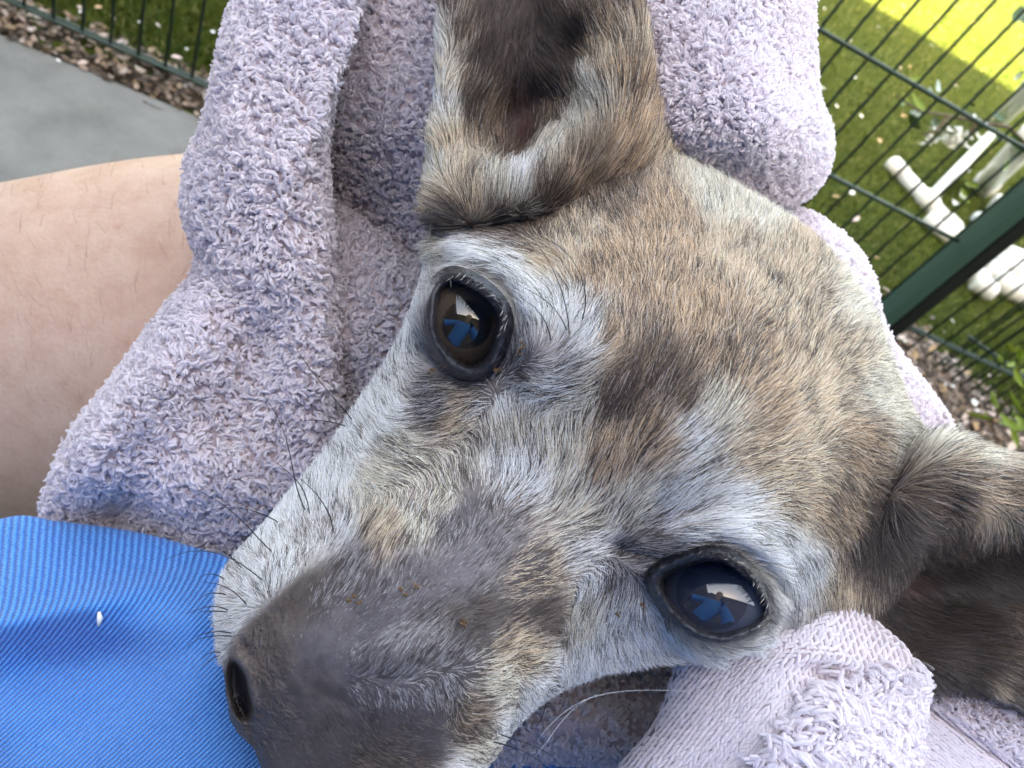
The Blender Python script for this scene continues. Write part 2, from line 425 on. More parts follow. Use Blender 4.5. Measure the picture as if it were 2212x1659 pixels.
# leaf litter in the soil strip and bed
def leaf_mesh(name, m, L=.03, W=.014, curl=.25):
    V = []; Fc = []; n = 6
    for i in range(n + 1):
        t = i / n; wd = W * math.sin(math.pi * min(1, t * .96 + .03)) ** .8
        z = curl * L * (t - .5) ** 2
        V += [(t * L, -wd / 2, z + wd * .25), (t * L, 0, z), (t * L, wd / 2, z + wd * .25)]
    for i in range(n):
        a = i * 3; Fc += [(a, a + 1, a + 4, a + 3), (a + 1, a + 2, a + 5, a + 4)]
    me = bpy.data.meshes.new(name); me.from_pydata(V, [], Fc); me.materials.append(m)
    me.polygons.foreach_set('use_smooth', [True] * len(me.polygons)); return me
def litter():
    V = []; Fc = []; C = []
    pal = np.array([(.09, .06, .04), (.16, .11, .08), (.30, .22, .17), (.05, .035, .025), (.4, .33, .29), (.22, .15, .09)])
    def put(x, y, z, s):
        b = len(V); M = Euler((random.uniform(-.7, .7), random.uniform(-.7, .7), random.uniform(0, 6.28))).to_matrix()
        for q in [(-1, 0, 0), (-.3, .45, .12), (.6, .3, .05), (1, 0, .2), (.5, -.35, .1), (-.4, -.4, 0)]:
            p = M @ (Vector(q) * s); V.append((x + p.x, y + p.y, z + abs(p.z)))
        Fc.append((b, b + 1, b + 2)); Fc.append((b, b + 2, b + 5)); Fc.append((b + 2, b + 3, b + 4)); Fc.append((b + 2, b + 4, b + 5))
        c = pal[random.choice([0, 0, 1, 1, 2, 3, 3, 3, 4, 5])]; C.extend([c] * 6)
    for _ in range(5200):
        x = random.uniform(-1.0, 2.6); y = random.uniform(YE + .002, YF + .06) + random.gauss(0, .008)
        put(x, max(y, YE + .0), .010 + random.random() * .006, random.uniform(.004, .013))
    for _ in range(5200):
        tx = random.uniform(1895, 2300); q = ground(tx, 745 + .90 * (tx - 1920) + random.gauss(0, 34))
        put(q[0], q[1], .012 + random.random() * .012, random.uniform(.006, .016))
    o = mesh_obj('leaf_litter', V, Fc, M_tint, smooth=False, attrs={'tint': np.array(C)})
    tag(o, 'brown leaf litter and bark chips in the soil strip along the fence', 'leaf litter', kind='stuff')
def keep_bed():
    pass
litter()

# ---------------------------------------------------------------- wire fence
def fence():
    r = .0026
    def panel(x0, x1, pitch, z0, z1, rails, dbl, label, yf=YF, ang=0, org=None, rr=r):
        c, s_ = math.cos(ang), math.sin(ang)
        ox, oy = org if org else (0, yf)
        tr = lambda u, z, off=0: (ox + c * u - s_ * off, oy + s_ * u + c * off, z) if org else (u, yf + off, z)
        cx, cy, _ = tr((x0 + x1) / 2, 0)
        e = empty('mesh_fence_panel', (cx, cy, 0), label, 'fence', 'green welded wire fence panels')
        xs = np.arange(x0 + pitch / 2, x1, pitch)
        for x in xs:
            tube('upright_wire', [tr(x, z0), tr(x, (z0 + z1) / 2), tr(x, z1)], rr, M_green, e, 6)
        for z in rails:
            for off in ((-rr * 1.9, rr * 1.9) if dbl else (-rr * 1.7,)):
                tube('horizontal_wire', [tr(x0, z, off), tr((x0 + x1) / 2, z, off), tr(x1, z, off)], rr * (1.5 if not dbl else 1.15), M_green, e, 6)
        return e
    H = .87
    panel(-1.35, .36, .0437, .030, 1.25, [H - .834, H - .64, H - .44, H - .24, H - .04, H + .16, H + .36], True,
          'green wire fence panel whose low rail runs beside the concrete at top left')
    panel(.42, 1.10, .0497, .12, 1.25, [H - .69, H - .488, H - .298, H - .10, H + .1, H + .3], False,
          'green wire fence panel left of the dark post, with white flowers behind it')
    panel(1.17, 2.9, .052, .12, 1.25, [H - .698, H - .40, H - .298, H - .10, H + .1, H + .3], True,
          'green wire fence panel right of the dark post, before white pipe ends')
    # posts
    M_dark = mat('post_dark', (.004, .007, .008), .6, .3)
    M_post = mat('post_paint', (.028, .075, .062), .45, .4)
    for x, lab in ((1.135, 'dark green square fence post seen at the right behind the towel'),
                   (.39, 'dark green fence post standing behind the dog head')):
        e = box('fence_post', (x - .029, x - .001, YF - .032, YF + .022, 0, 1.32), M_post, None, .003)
        box('post_dark_half', (x, x + .030, YF - .034, YF + .018, 0, 1.318), M_dark, e, .003)  # darker box along the right side of the post
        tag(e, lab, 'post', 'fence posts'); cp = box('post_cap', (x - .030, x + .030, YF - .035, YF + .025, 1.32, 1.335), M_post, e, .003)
    # side panel, close wires seen edge-on
    a = ground(1990, 800); b = ground(2235, 975)
    ang = math.atan2(b[1] - a[1], b[0] - a[0]); ln = math.hypot(b[0] - a[0], b[1] - a[1])
    panel(0, ln * 1.6, .027, .02, .80, [.14, .34, .54, .74], False,
          'green wire fence panel with close wires set at an angle over the leaf bed', ang=ang, org=(a[0], a[1]), rr=.0030)
fence()

# ---------------------------------------------------------------- white pipe frame on the lawn
def gp(x, y, z=.03): return ground(x, y, z)
def pipes():
    R0 = .026
    e = empty('plastic_hurdle', tuple(gp(2010, 440, 0)), 'white plastic pipe frame with joints and end cap lying on the lawn', 'hurdle')
    A, B = gp(1926, 352), gp(2125, 563)
    d = norm(B - A); Ln = np.linalg.norm(B - A)
    def seg(name, p, q, r, n=14): return tube(name, [p, (p + q) / 2, q], r, M_pvc, e, n)
    # main run with sleeves
    seg('pipe', A + d * .03, A + d * Ln, R0)
    cap = tube('end_cap', [A - d * .012, A - d * .008, A + d * .002, A + d * .06], [.012, .022, .030, .030], M_pvc, e, 16)
    for f0, f1 in ((.34, .47), (.60, .70), (.82, .93)):
        seg('joint', A + d * Ln * f0, A + d * Ln * f1, R0 * 1.22)
    # branches
    C1 = A + d * Ln * .41; C2 = A + d * Ln * .88
    E1 = gp(2140, 292, .06); E2 = gp(2158, 432, .05)
    seg('pipe', C1, E1, R0 * .8); seg('joint', C1, C1 + norm(E1 - C1) * .07, R0)
    seg('pipe', C2, E2, R0 * .95); seg('joint', C2, C2 + norm(E2 - C2) * .08, R0 * 1.15)
    # second run, stacked beside the first
    for k, (p, q) in enumerate((((2000, 470, .03), (2090, 545, .03)), ((2112, 470, .03), (2160, 560, .03)))):
        seg('pipe', gp(*p), gp(*q), R0)
    e2 = empty('standing_pipe', tuple(gp(2128, 402, 0)), 'thick white plastic pipe rising to the right edge behind the fence', 'pipe')
    p, q = gp(2130, 398, .05), at(2235, 290, 2.25)
    tube('pipe', [p, (p + q) / 2, q], .042, M_pvc, e2, 18); tube('joint', [p - norm(q - p) * .02, p + norm(q - p) * .06], .048, M_pvc, e2, 18)
    e3 = empty('upper_pipe', tuple(gp(2150, 262, 0)), 'white plastic pipe end at the right edge below the sunlit grass', 'pipe')
    p, q = gp(2160, 258, .05), at(2240, 180, 2.6)
    tube('pipe', [p, (p + q) / 2, q], .038, M_pvc, e3, 18)
    e4 = empty('pipe_fittings', tuple(gp(2150, 620, 0)), 'heap of short white pipe fittings to the right of the dark post', 'pipe fittings')
    for (x0, y0, x1, y1, rr) in ((2098, 590, 2122, 606, .030), (2126, 578, 2152, 592, .034), (2110, 610, 2140, 632, .032),
                                 (2150, 562, 2180, 580, .036), (2150, 600, 2190, 628, .038), (2185, 585, 2230, 600, .040),
                                 (2190, 625, 2235, 655, .036), (2170, 545, 2210, 560, .03), (2205, 560, 2240, 580, .03)):
        p, q = gp(x0, y0, .04), gp(x1, y1, .04); dd = norm(q - p)
        tube('fitting', [p - dd * .008, p, (p + q) / 2, q, q + dd * .008], [rr * .8, rr, rr, rr, rr * .8], M_pvc, e4, 14)
pipes()

# ---------------------------------------------------------------- petals and fallen leaves on the lawn, one by one
def scatter():
    fm = leaf_mesh('fallen_leaf', M_leaf, .040, .020); fm2 = leaf_mesh('fallen_leaf', M_leaf2, .035, .018); fm3 = leaf_mesh('fallen_leaf', M_petal, .024, .016)
    big = [(1730, 52), (1840, 90), (1942, 142), (1966, 148), (1780, 20), (1892, 130), (1935, 164), (2069, 188), (1990, 170), (1810, 232),
           (1740, 262), (1756, 300), (1800, 270), (1815, 427), (1834, 418), (1812, 428), (1800, 380), (1856, 470), (1900, 300), (1862, 255),
           (1980, 360), (2025, 600), (1930, 640), (2110, 490), (2012, 95), (1900, 60), (1850, 170), (1770, 130), (1945, 250), (2040, 260),
           (1700, 220), (1770, 190), (1870, 520), (1900, 560), (1990, 590), (1960, 640), (2060, 700), (2040, 720), (2110, 740), (2130, 660)]
    left = [(85, 12), (180, 15), (182, 12), (205, 8), (408, 100), (395, 118), (462, 64), (345, 50), (350, 122), (300, 40), (240, 30), (130, 125), (190, 125)]
    for k, (x, y) in enumerate(big + left):
        p = ground(x, y, .028); me = (fm, fm3, fm, fm2, fm3)[k % 5]
        o = bpy.data.objects.new('fallen_leaf', me); link(o); o.location = p
        o.rotation_euler = (random.uniform(-.4, .4), random.uniform(-.4, .4), random.uniform(0, 6.28)); s = random.uniform(.55, 1.0) * (1 if k < len(big) else .5); o.scale = (s, s, s)
        if k >= len(big): o.location.z = .020
        kind = ('pinkish dry', 'whitish', 'pinkish dry', 'tan', 'whitish')[k % 5]
        if k >= len(big): place = 'dark ground beyond the low rail at top left' if y > 60 else 'dark grass in the top left corner'
        elif y < 0.58 * (x - 1859) + 12: place = 'sunlit strip of the lawn'
        elif x < 1780: place = 'shaded lawn close to the towel edge'
        elif y > 560: place = 'shaded lawn below the dark post'
        elif x > 1990 and y > 230: place = 'lawn among the white pipes'
        elif y > 340: place = 'shaded lawn left of the pipe end cap'
        elif y < 150: place = 'shaded lawn above the upper rail'
        else: place = 'shaded lawn between the two rails'
        tag(o, f'{kind} fallen leaf lying on the {place}', 'leaf', f'{kind} fallen leaves on the {place}')
    # denser leaves on the bed under the side panel
    for k in range(70):
        tx = random.uniform(1915, 2240); p = ground(tx, 740 + .86 * (tx - 1920) + random.gauss(0, 42), .03)
        o = bpy.data.objects.new('fallen_leaf', (fm, fm2, fm, fm3)[k % 4]); link(o); o.location = p
        o.rotation_euler = (random.uniform(-.6, .6), random.uniform(-.6, .6), random.uniform(0, 6.28)); s = random.uniform(.5, 1.2); o.scale = (s * .8, s * .8, s * .8)
        kd = ('pinkish', 'tan', 'pinkish', 'whitish')[k % 4]; pl = 'next to the towel edge' if tx < 1990 else ('under the close fence wires' if tx < 2110 else 'beside the low green shrub')
        tag(o, f'{kd} dry leaf in the leaf bed, {pl}', 'leaf', f'{kd} leaves in the leaf bed {pl}')
scatter()

# climbing plant at the fence, upper right
def plant(name, stems, leaves, flowers, label, cat='plant'):
    base = stems[0][0]; e = empty(name, (base[0], base[1], 0), label, cat)
    for s in stems: tube('stem', s, np.linspace(.004, .0015, len(s)), M_twig, e, 6)
    for (x, y, d, L, W, mt, ax) in leaves:
        me = leaf_mesh('leaf', mt, L, W, .5); o = bpy.data.objects.new('leaf', me); link(o, e)
        o.matrix_parent_inverse = e.matrix_basis.inverted(); o.location = at(x, y, d)
        o.rotation_euler = (random.uniform(-.6, .6) + .9, random.uniform(-.5, .5), ax)
    for (x, y, d) in flowers:
        V = []; Fc = []; c = at(x, y, d)
        for k in range(5):
            a = k * 1.2566 + random.random(); M = Euler((random.uniform(-.6, .6), random.uniform(-.6, .6), a)).to_matrix(); b = len(V)
            for q in ((0, 0, 0), (.006, -.004, .002), (.012, 0, .003), (.006, .004, .002)): V.append(c + np.array(M @ Vector(q)))
            Fc.append((b, b + 1, b + 2, b + 3))
        mesh_obj('flower', V, Fc, M_petal, e, smooth=False)
random.seed(11)
st = [[at(2235, 330, 1.5), at(2180, 275, 1.46), at(2110, 262, 1.42), at(2050, 250, 1.4), at(1985, 240, 1.36), at(1935, 205, 1.34)],
      [at(2110, 262, 1.42), at(2090, 300, 1.44), at(2055, 330, 1.46)], [at(2050, 250, 1.4), at(2020, 285, 1.4), at(1988, 290, 1.4)]]
lv = [(1978 + 5, 282, 1.4, .035, .018, M_gleaf, 2.6), (2006, 262, 1.4, .032, .018, M_gleaf, .6), (2070, 292, 1.42, .04, .018, M_gleaf, 3.4),
      (2100, 232, 1.42, .04, .016, M_gleaf, 1.3), (2140, 250, 1.43, .04, .018, M_gleaf, .3), (2150, 300, 1.45, .035, .02, M_gleaf, 4.5),
      (2190, 290, 1.46, .04, .018, M_gleaf, 5.2), (2205, 20, 1.35, .05, .02, M_gleaf, 4.4), (2200, 40, 1.35, .045, .02, M_gleaf, 5.0), (2208, 160, 1.4, .04, .02, M_gleaf, 4.2),
      (2002, 190, 1.4, .03, .02, M_grey_leaf, .2), (2018, 196, 1.4, .03, .022, M_grey_leaf, 1.2), (1962, 240, 1.4, .035, .012, M_grey_leaf, .2),
      (1950, 175, 1.38, .05, .01, M_gleaf2, .4), (1945, 205, 1.38, .04, .01, M_gleaf2, 5.8), (1968, 205, 1.38, .05, .012, M_gleaf2, 5.2), (1940, 225, 1.38, .04, .01, M_gleaf2, .8),
      (2080, 390, 1.7, .06, .014, M_gleaf2, .3), (2070, 405, 1.7, .06, .014, M_gleaf2, .1), (2160, 370, 1.6, .05, .014, M_gleaf2, 1.), (2175, 400, 1.6, .05, .02, M_gleaf, .2)]
fl = [(2045 + random.gauss(0, 26), 300 + random.gauss(0, 16), 1.44) for _ in range(34)] + [(2108, 256, 1.42), (2120, 268, 1.42), (2075, 425, 1.7), (2090, 365, 1.65), (2060, 440, 1.7)]
plant('flowering_climber', st, lv, fl, 'climbing plant with dark leaves and small white flowers on the fence wires')
random.seed(12)
st = [[ground(2150, 905), at(2165, 880, 1.55), at(2190, 850, 1.5)], [ground(2150, 905), at(2140, 900, 1.5)]]
lv = [(2165 + random.gauss(0, 28), 900 + random.gauss(0, 14), 1.42 + random.random() * .1, .05, .012, M_gleaf2, random.random() * 6) for _ in range(16)]
lv += [(2190 + random.gauss(0, 12), 775 + random.gauss(0, 14), 1.5, .05, .012, M_gleaf2, random.random() * 6) for _ in range(9)]
plant('low_shrub', st, lv, [], 'low light green shrub growing at the right edge above the dog ear')

# ---------------------------------------------------------------- person: bare leg and blue ribbed top
def person():
    e = empty('person', tuple(at(150, 900, .34)), 'seated person with bare leg and bright blue ribbed clothing carrying the wrapped dog', 'person')
    axis = [(-1500, 1250, 46, 10.5), (-900, 1010, 40, 9.2), (-400, 870, 36, 8.0), (-100, 815, 34, 7.6), (150, 775, 33, 7.55), (400, 745, 33, 7.9), (700, 740, 34, 8.2), (1100, 830, 37, 7.6), (1600, 960, 42, 7.4)]
    a = np.array(axis, float); t = np.linspace(0, 1, len(a)); tt = np.linspace(0, 1, 120)
    a = np.stack([TPS(np.stack([t * 1000, 0 * t + rng.random(len(t)) * 1e-3, a[:, k]], 1), 0)(tt * 1000, 0 * tt) if False else np.interp(tt, t, a[:, k]) for k in range(4)], 1)
    ker = np.exp(-np.linspace(-2, 2, 17) ** 2); ker /= ker.sum()
    for k in range(4): a[:, k] = np.convolve(np.pad(a[:, k], 8, mode='reflect', reflect_type='odd'), ker, 'valid')
    C = at(a[:, 0], a[:, 1], a[:, 2] / 100); n = 72
    T = norm(np.gradient(C, axis=0)); toc = norm(CAM - C); side = norm(np.cross(T, toc)); up = np.cross(side, T)
    ph = np.linspace(0, 2 * np.pi, n, endpoint=False)
    V = C[:, None] + (a[:, 3] / 100)[:, None, None] * (np.cos(ph)[None, :, None] * side[:, None] + .95 * np.sin(ph)[None, :, None] * up[:, None])
    V = V.reshape(-1, 3); V = V + .0022 * noise3(V, 22, 5)[:, None] * norm(V - np.repeat(C, n, 0))
    nr = len(C); i = np.arange(nr - 1)[:, None] * n; j = np.arange(n)[None]
    Fq = np.stack([i + j, i + (j + 1) % n, i + n + (j + 1) % n, i + n + j], -1).reshape(-1, 4).tolist()
    Fq += [list(range(n))[::-1], [(nr - 1) * n + k for k in range(n)]]
    leg = mesh_obj('body', V, Fq, M_person, e)
    # fine body hair on the leg
    m = 1500; ii = rng.integers(20, nr - 20, m); jj = rng.random(m) * 2 * np.pi
    c0 = C[ii]; nn = np.cos(jj)[:, None] * side[ii] + np.sin(jj)[:, None] * up[ii]; keep = (nn * toc[ii]).sum(1) > -.2
    c0, nn, ii = c0[keep], nn[keep], ii[keep]; p = c0 + nn * (a[ii, 3] / 100)[:, None] * np.where(True, .985, 1)
    tg = norm(np.cross(nn, T[ii]) * (.5 + rng.random((len(p), 1))) + T[ii] * rng.normal(0, .4, (len(p), 1)))
    L = (.004 + .005 * rng.random(len(p)))[:, None, None]; s = np.linspace(0, 1, 4)[None, :, None]
    P = p[:, None] + L * (tg[:, None] * s + nn[:, None] * (s - .7 * s * s))
    curves_obj('leg_hair', P, np.ones(P.shape[:2]) * .00005 * np.array([1, .8, .6, .2]), np.ones(P.shape) * np.array([.16, .10, .07]), M_fur, e)
    # blue ribbed garment
    ol = [(-260, 1230, 22), (0, 1121, 20.5), (130, 1126, 20), (300, 1150, 19.4), (420, 1182, 19), (520, 1212, 18.5), (700, 1290, 18), (950, 1420, 20.5),
          (1250, 1590, 22.5), (1500, 1800, 22.5), (1350, 2150, 19), (500, 2300, 18), (-350, 2150, 18), (-420, 1650, 20)]
    fr = [(0, 1200, 17.6), (250, 1220, 17.2), (450, 1260, 16.6), (0, 1330, 16.0), (200, 1310, 15.9), (420, 1350, 15.2), (80, 1420, 16.3), (250, 1420, 15.9), (480, 1470, 14.7),
          (0, 1550, 15.4), (250, 1580, 14.7), (500, 1620, 14.0), (600, 1800, 13.6), (100, 1800, 14), (900, 1700, 17), (1200, 1750, 21), (1050, 1600, 20), (-300, 1500, 17), (0, 2100, 14), (700, 2100, 14.5), (620, 1500, 15.2), (800, 1500, 16)]
    b = Blob(ol, (420, 1650), fr, 28, 420, 130, 3.2, smooth=.0005,
             mod=lambda X, Y, D: D + .42 * np.exp(-((Y - 1470 + .22 * X) / 60) ** 2) * np.exp(-((X - 150) / 330) ** 2) - .30 * np.exp(-((Y - 1352 + .25 * X) / 34) ** 2) * (X < 430) * np.clip((430 - X) / 150, 0, 1)
             + .25 * np.exp(-((Y - 1640 + .55 * X) / 55) ** 2) * np.exp(-((X - 350) / 300) ** 2))
    x, y = b.px.ravel(), b.py.ravel()
    sp = 28 * np.log1p(np.exp(np.clip((y - (1352 - .25 * x) - 12) / 28, -30, 30)))
    rib = .064 * (x + 14 * np.sin(y / 130)) + .012 * y + .070 * sp
    row = (.9 * y - .5 * x) / 7.0
    o = mesh_obj('blue_top', b.V, b.faces(), M_knit, e, attrs={'rib': rib, 'row': row})
    # loose fuzz fibres on the knit
    P, N, qx, qy = b.sample(2600, .05, lambda x, y: ((x > -50) & (x < 900) & (y < 1750)).astype(float))
    d = norm(N + rng.normal(0, .9, N.shape)); s = np.linspace(0, 1, 4)[None, :, None]
    Q = P[:, None] + d[:, None] * s * (.0004 + .0010 * rng.random((len(P), 1, 1))) + rng.normal(0, .0002, (len(P), 4, 3))
    curves_obj('fuzz', Q, np.ones(Q.shape[:2]) * .00002, np.ones(Q.shape) * np.array([.05, .28, .66]), M_fur, e)
    lint = mesh_obj('lint', *tube_vf([at(214, 1322, .1565), at(216, 1335, .156), at(213, 1352, .1565)], [.0003, .0006, .0003], 6), M_petal)
    tag(lint, 'tiny white lint speck lying on the blue ribbed cloth', 'lint')
    # the rest of the person, who sits behind the lens: one skinned figure with the blue top over it
    P_ = lambda x, y, d: tuple(at(x, y, d))
    hipz = (-.13, -.30, .50)
    J = [(hipz, (.15, .12)), ((-.15, -.27, .68), (.14, .11)), ((-.15, -.27, .88), (.16, .115)), ((-.15, -.28, 1.04), (.13, .09)),
         ((-.34, -.26, 1.02), (.07, .07)), ((-.42, -.12, .82), (.062, .062)), ((-.34, .04, .66), (.052, .052)),
         ((.05, -.27, 1.02), (.07, .07)), ((.17, -.18, .80), (.062, .062)), ((.19, -.04, .64), (.05, .05))]
    Ed = [(0, 1), (1, 2), (2, 3), (3, 4), (4, 5), (5, 6), (3, 7), (7, 8), (8, 9)]
    def with_skin(name, J, Ed, m):
        me = bpy.data.meshes.new(name); me.from_pydata([j[0] for j in J], Ed, []); me.materials.append(m)
        q = bpy.data.objects.new(name, me); link(q, e); q.matrix_parent_inverse = e.matrix_basis.inverted()
        q.modifiers.new('skin', 'SKIN')
        if not me.skin_vertices:
            bpy.context.view_layer.objects.active = q
            bpy.context.view_layer.update()
        for k, j in enumerate(J):
            if me.skin_vertices: me.skin_vertices[0].data[k].radius = j[1]
        if me.skin_vertices: me.skin_vertices[0].data[0].use_root = True
        ss = q.modifiers.new('sub', 'SUBSURF'); ss.levels = ss.render_levels = 2
        return q
    q = with_skin('blue_jumper', J, Ed, M_knit); print('skinverts', len(q.data.skin_vertices))
    q2 = with_skin('head', [((-.15, -.27, 1.10), (.055, .055)), ((-.14, -.23, 1.19), (.062, .062)), ((-.14, -.19, 1.25), (.085, .09)), ((-.14, -.20, 1.33), (.088, .095)), ((-.14, -.22, 1.39), (.05, .05))], [(0, 1), (1, 2), (2, 3), (3, 4)], M_person)
    q3 = with_skin('hair', [((-.14, -.28, 1.23), (.07, .06)), ((-.14, -.27, 1.33), (.102, .085)), ((-.14, -.24, 1.40), (.09, .08))], [(0, 1), (1, 2)], mat('brown_hair', (.05, .03, .018), .6, .3))
person()

# ---------------------------------------------------------------- the lavender fleece towel
TOWEL = empty('towel', tuple(at(1500, 1700, .2)), 'fluffy pale lavender towel wrapped around the dog', 'towel')
LAV = np.array([.85, .785, .83]); LAV2 = np.array([.90, .82, .84])
def pile(b, n, length, radius, keep=None, flow=(0, -1), curl=.5, clump=.7, facing=-.35, tint=1.0, name='pile', k=6, sub=3, spread=.95):
    """tufts of fleece: each one a small bundle of curled fibres"""
    P, N, x, y = b.sample(n, facing, keep)
    nv = noise_vec(P, 380, 21) * clump + noise_vec(P, 90, 31) * clump * .8
    fl = cam_dir(np.full(len(P), flow[0], float), np.full(len(P), flow[1], float))
    d = norm(N * .9 + nv + .25 * fl + rng.normal(0, .20, P.shape))
    d = norm(d + N * np.clip(.35 - (d * N).sum(1, keepdims=True), 0, 1))
    side = norm(np.cross(d, rng.normal(0, 1, P.shape)))
    L = length * (.6 + .7 * rng.random((len(P), 1, 1)))
    mixc = np.clip(.5 + .6 * noise3(P, 45, 9)[:, None, None], 0, 1)
    v = (.92 + .10 * rng.random((len(P), 1, 1))) * (1 + .05 * noise3(P, 60, 8)[:, None, None])
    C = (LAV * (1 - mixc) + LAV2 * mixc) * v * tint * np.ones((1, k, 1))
    s = np.linspace(0, 1, k)[None, :, None]
    Qs = []; Rs = []; Cs = []
    for j in range(sub):
        off = rng.normal(0, 1, P.shape) * radius * spread; tw = rng.normal(0, .12, P.shape)
        dj = norm(d + tw)
        bend = np.sin(s * np.pi * .95) * curl * 1.25 * L * (.40 + .15 * rng.random((len(P), 1, 1)))
        Q = P[:, None] + off[:, None] * (1 - .55 * s) - N[:, None] * radius + dj[:, None] * L * (.85 + .3 * rng.random((len(P), 1, 1))) * s + side[:, None] * bend - N[:, None] * (s ** 3) * L * .30 * curl
        Q = Q + rng.normal(0, radius * .16, Q.shape) * s
        Qs.append(Q); Rs.append(radius * .62 * (.7 + .5 * rng.random((len(P), 1))) * np.array([.8, 1, 1.05, 1.1, 1.1, .75])[None]); Cs.append(C * (.97 + .06 * rng.random((len(P), 1, 1))))
    return curves_obj(name, np.concatenate(Qs), np.concatenate(Rs), np.clip(np.concatenate(Cs), 0, .92), M_pile, TOWEL)
def fold(name, *a, **k):
    b = Blob(*a, **k); mesh_obj(name, b.V, b.faces(), M_towel, TOWEL); return b
inview = lambda x, y: ((x > -60) & (x < 2280) & (y > -70) & (y < 1730)).astype(float)

# bright drape on the left
A = fold('left_drape', [(790, -90, 19), (640, -110, 20), (530, -20, 20.5), (488, 100, 20.5), (458, 250, 20.5), (418, 345, 20.5), (408, 450, 21), (436, 575, 21.5),
    (360, 680, 21.5), (258, 820, 21.5), (158, 950, 21.5), (112, 1060, 21.5), (108, 1118, 21.5), (200, 1165, 21.5), (380, 1200, 21), (560, 1230, 21), (700, 1130, 21), (728, 950, 20.5), (722, 800, 20),
    (712, 640, 19.5), (704, 480, 19.2), (694, 350, 19), (705, 220, 19), (740, 70, 19)], (560, 640),
    [(620, 0, 17.8), (560, 200, 17.6), (640, 200, 17.4), (560, 400, 17.3), (640, 420, 17.2), (500, 450, 17.8), (570, 600, 17.8), (640, 650, 17.9), (500, 640, 18.3),
     (450, 760, 18.0), (560, 760, 19.0), (640, 800, 18.2), (380, 860, 17.9), (300, 980, 18.0), (480, 900, 18.6), (580, 950, 18.9), (220, 1060, 18.2), (240, 1090, 20.6), (330, 1060, 18.3),
     (450, 1050, 18.0), (560, 1080, 18.6), (650, 1000, 18.8), (400, 1130, 18.8), (150, 1080, 19.2)], 26, 300, 90, ex=3.0, smooth=.0003)
pile(A, 36000, .0027, .00052, inview, flow=(-.3, -.3), clump=.9, sub=2)
# deeper panels between the drape and the dog
Bk = fold('back_panel', [(640, -160, 23), (1050, -160, 23), (1100, 300, 23), (1080, 700, 23), (960, 640, 22.5), (860, 540, 22.5), (770, 480, 22.5), (690, 440, 22.5), (640, 300, 23), (620, 100, 23)], (850, 230),
    [(720, 50, 20.6), (850, 50, 20.4), (940, 100, 20.3), (720, 250, 20.8), (850, 280, 20.2), (940, 330, 20.2), (760, 420, 21.8), (860, 460, 21.6), (940, 520, 21.5)], 28, 200, 60, ex=6.0)
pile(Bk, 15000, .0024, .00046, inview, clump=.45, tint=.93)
Bl = fold('lower_panel', [(620, 420, 22), (760, 470, 22), (860, 540, 22.3), (980, 640, 22.5), (1200, 900, 22), (1150, 1250, 22), (800, 1330, 22), (480, 1330, 22), (430, 1150, 22), (560, 900, 22), (620, 650, 22)], (800, 900),
    [(740, 500, 20.0), (820, 560, 19.6), (740, 580, 19.9), (840, 620, 19.6), (900, 720, 20.2), (740, 720, 19.6), (820, 820, 20.0), (720, 850, 20.4), (700, 950, 20.6), (620, 1050, 20.4), (640, 1180, 20.6), (500, 1190, 20.8), (560, 1120, 20.0)], 27, 200, 60, ex=4.0)
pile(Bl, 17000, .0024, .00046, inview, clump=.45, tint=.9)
# rolled part above and behind the right of the head
Cc = fold('upper_roll', [(1330, -110, 21), (1560, -140, 21), (1728, -80, 21), (1748, 80, 21), (1758, 210, 21), (1786, 290, 21), (1778, 365, 21), (1735, 422, 21), (1670, 440, 20.8), (1590, 440, 20.6), (1500, 430, 20.6),
    (1400, 400, 20.6), (1310, 300, 20.8), (1300, 80, 21)], (1560, 160),
    [(1450, 0, 18.0), (1600, 0, 17.6), (1700, 60, 18.2), (1450, 150, 17.7), (1600, 150, 17.3), (1700, 200, 17.9), (1500, 280, 17.3), (1640, 300, 17.3), (1730, 330, 18.0), (1600, 380, 18.3), (1700, 400, 18.7)], 27, 240, 70, ex=3.2)
pile(Cc, 30000, .0022, .00042, inview, clump=.6, flow=(0, -.4), tint=1.04)
Cd = fold('behind_head', [(1450, 380, 22), (1630, 445, 22), (1740, 466, 22), (1836, 535, 22), (1880, 615, 22), (1894, 690, 22), (1935, 765, 22), (2000, 850, 22), (2052, 932, 22), (2070, 1040, 22), (1980, 1300, 22), (1500, 1350, 22), (1250, 900, 22)], (1650, 800),
    [(1700, 520, 19.6), (1800, 600, 19.7), (1850, 700, 20), (1750, 750, 19.4), (1950, 900, 20.4), (1600, 900, 19.4), (1800, 1000, 19.6), (1600, 1150, 20)], 28, 240, 60, ex=3.0)
pile(Cd, 15000, .0022, .00036, lambda x, y: ((x > 1500) & (y < 1050) & (x - y > 700)).astype(float), clump=.4, flow=(.5, -.3), tint=1.04)
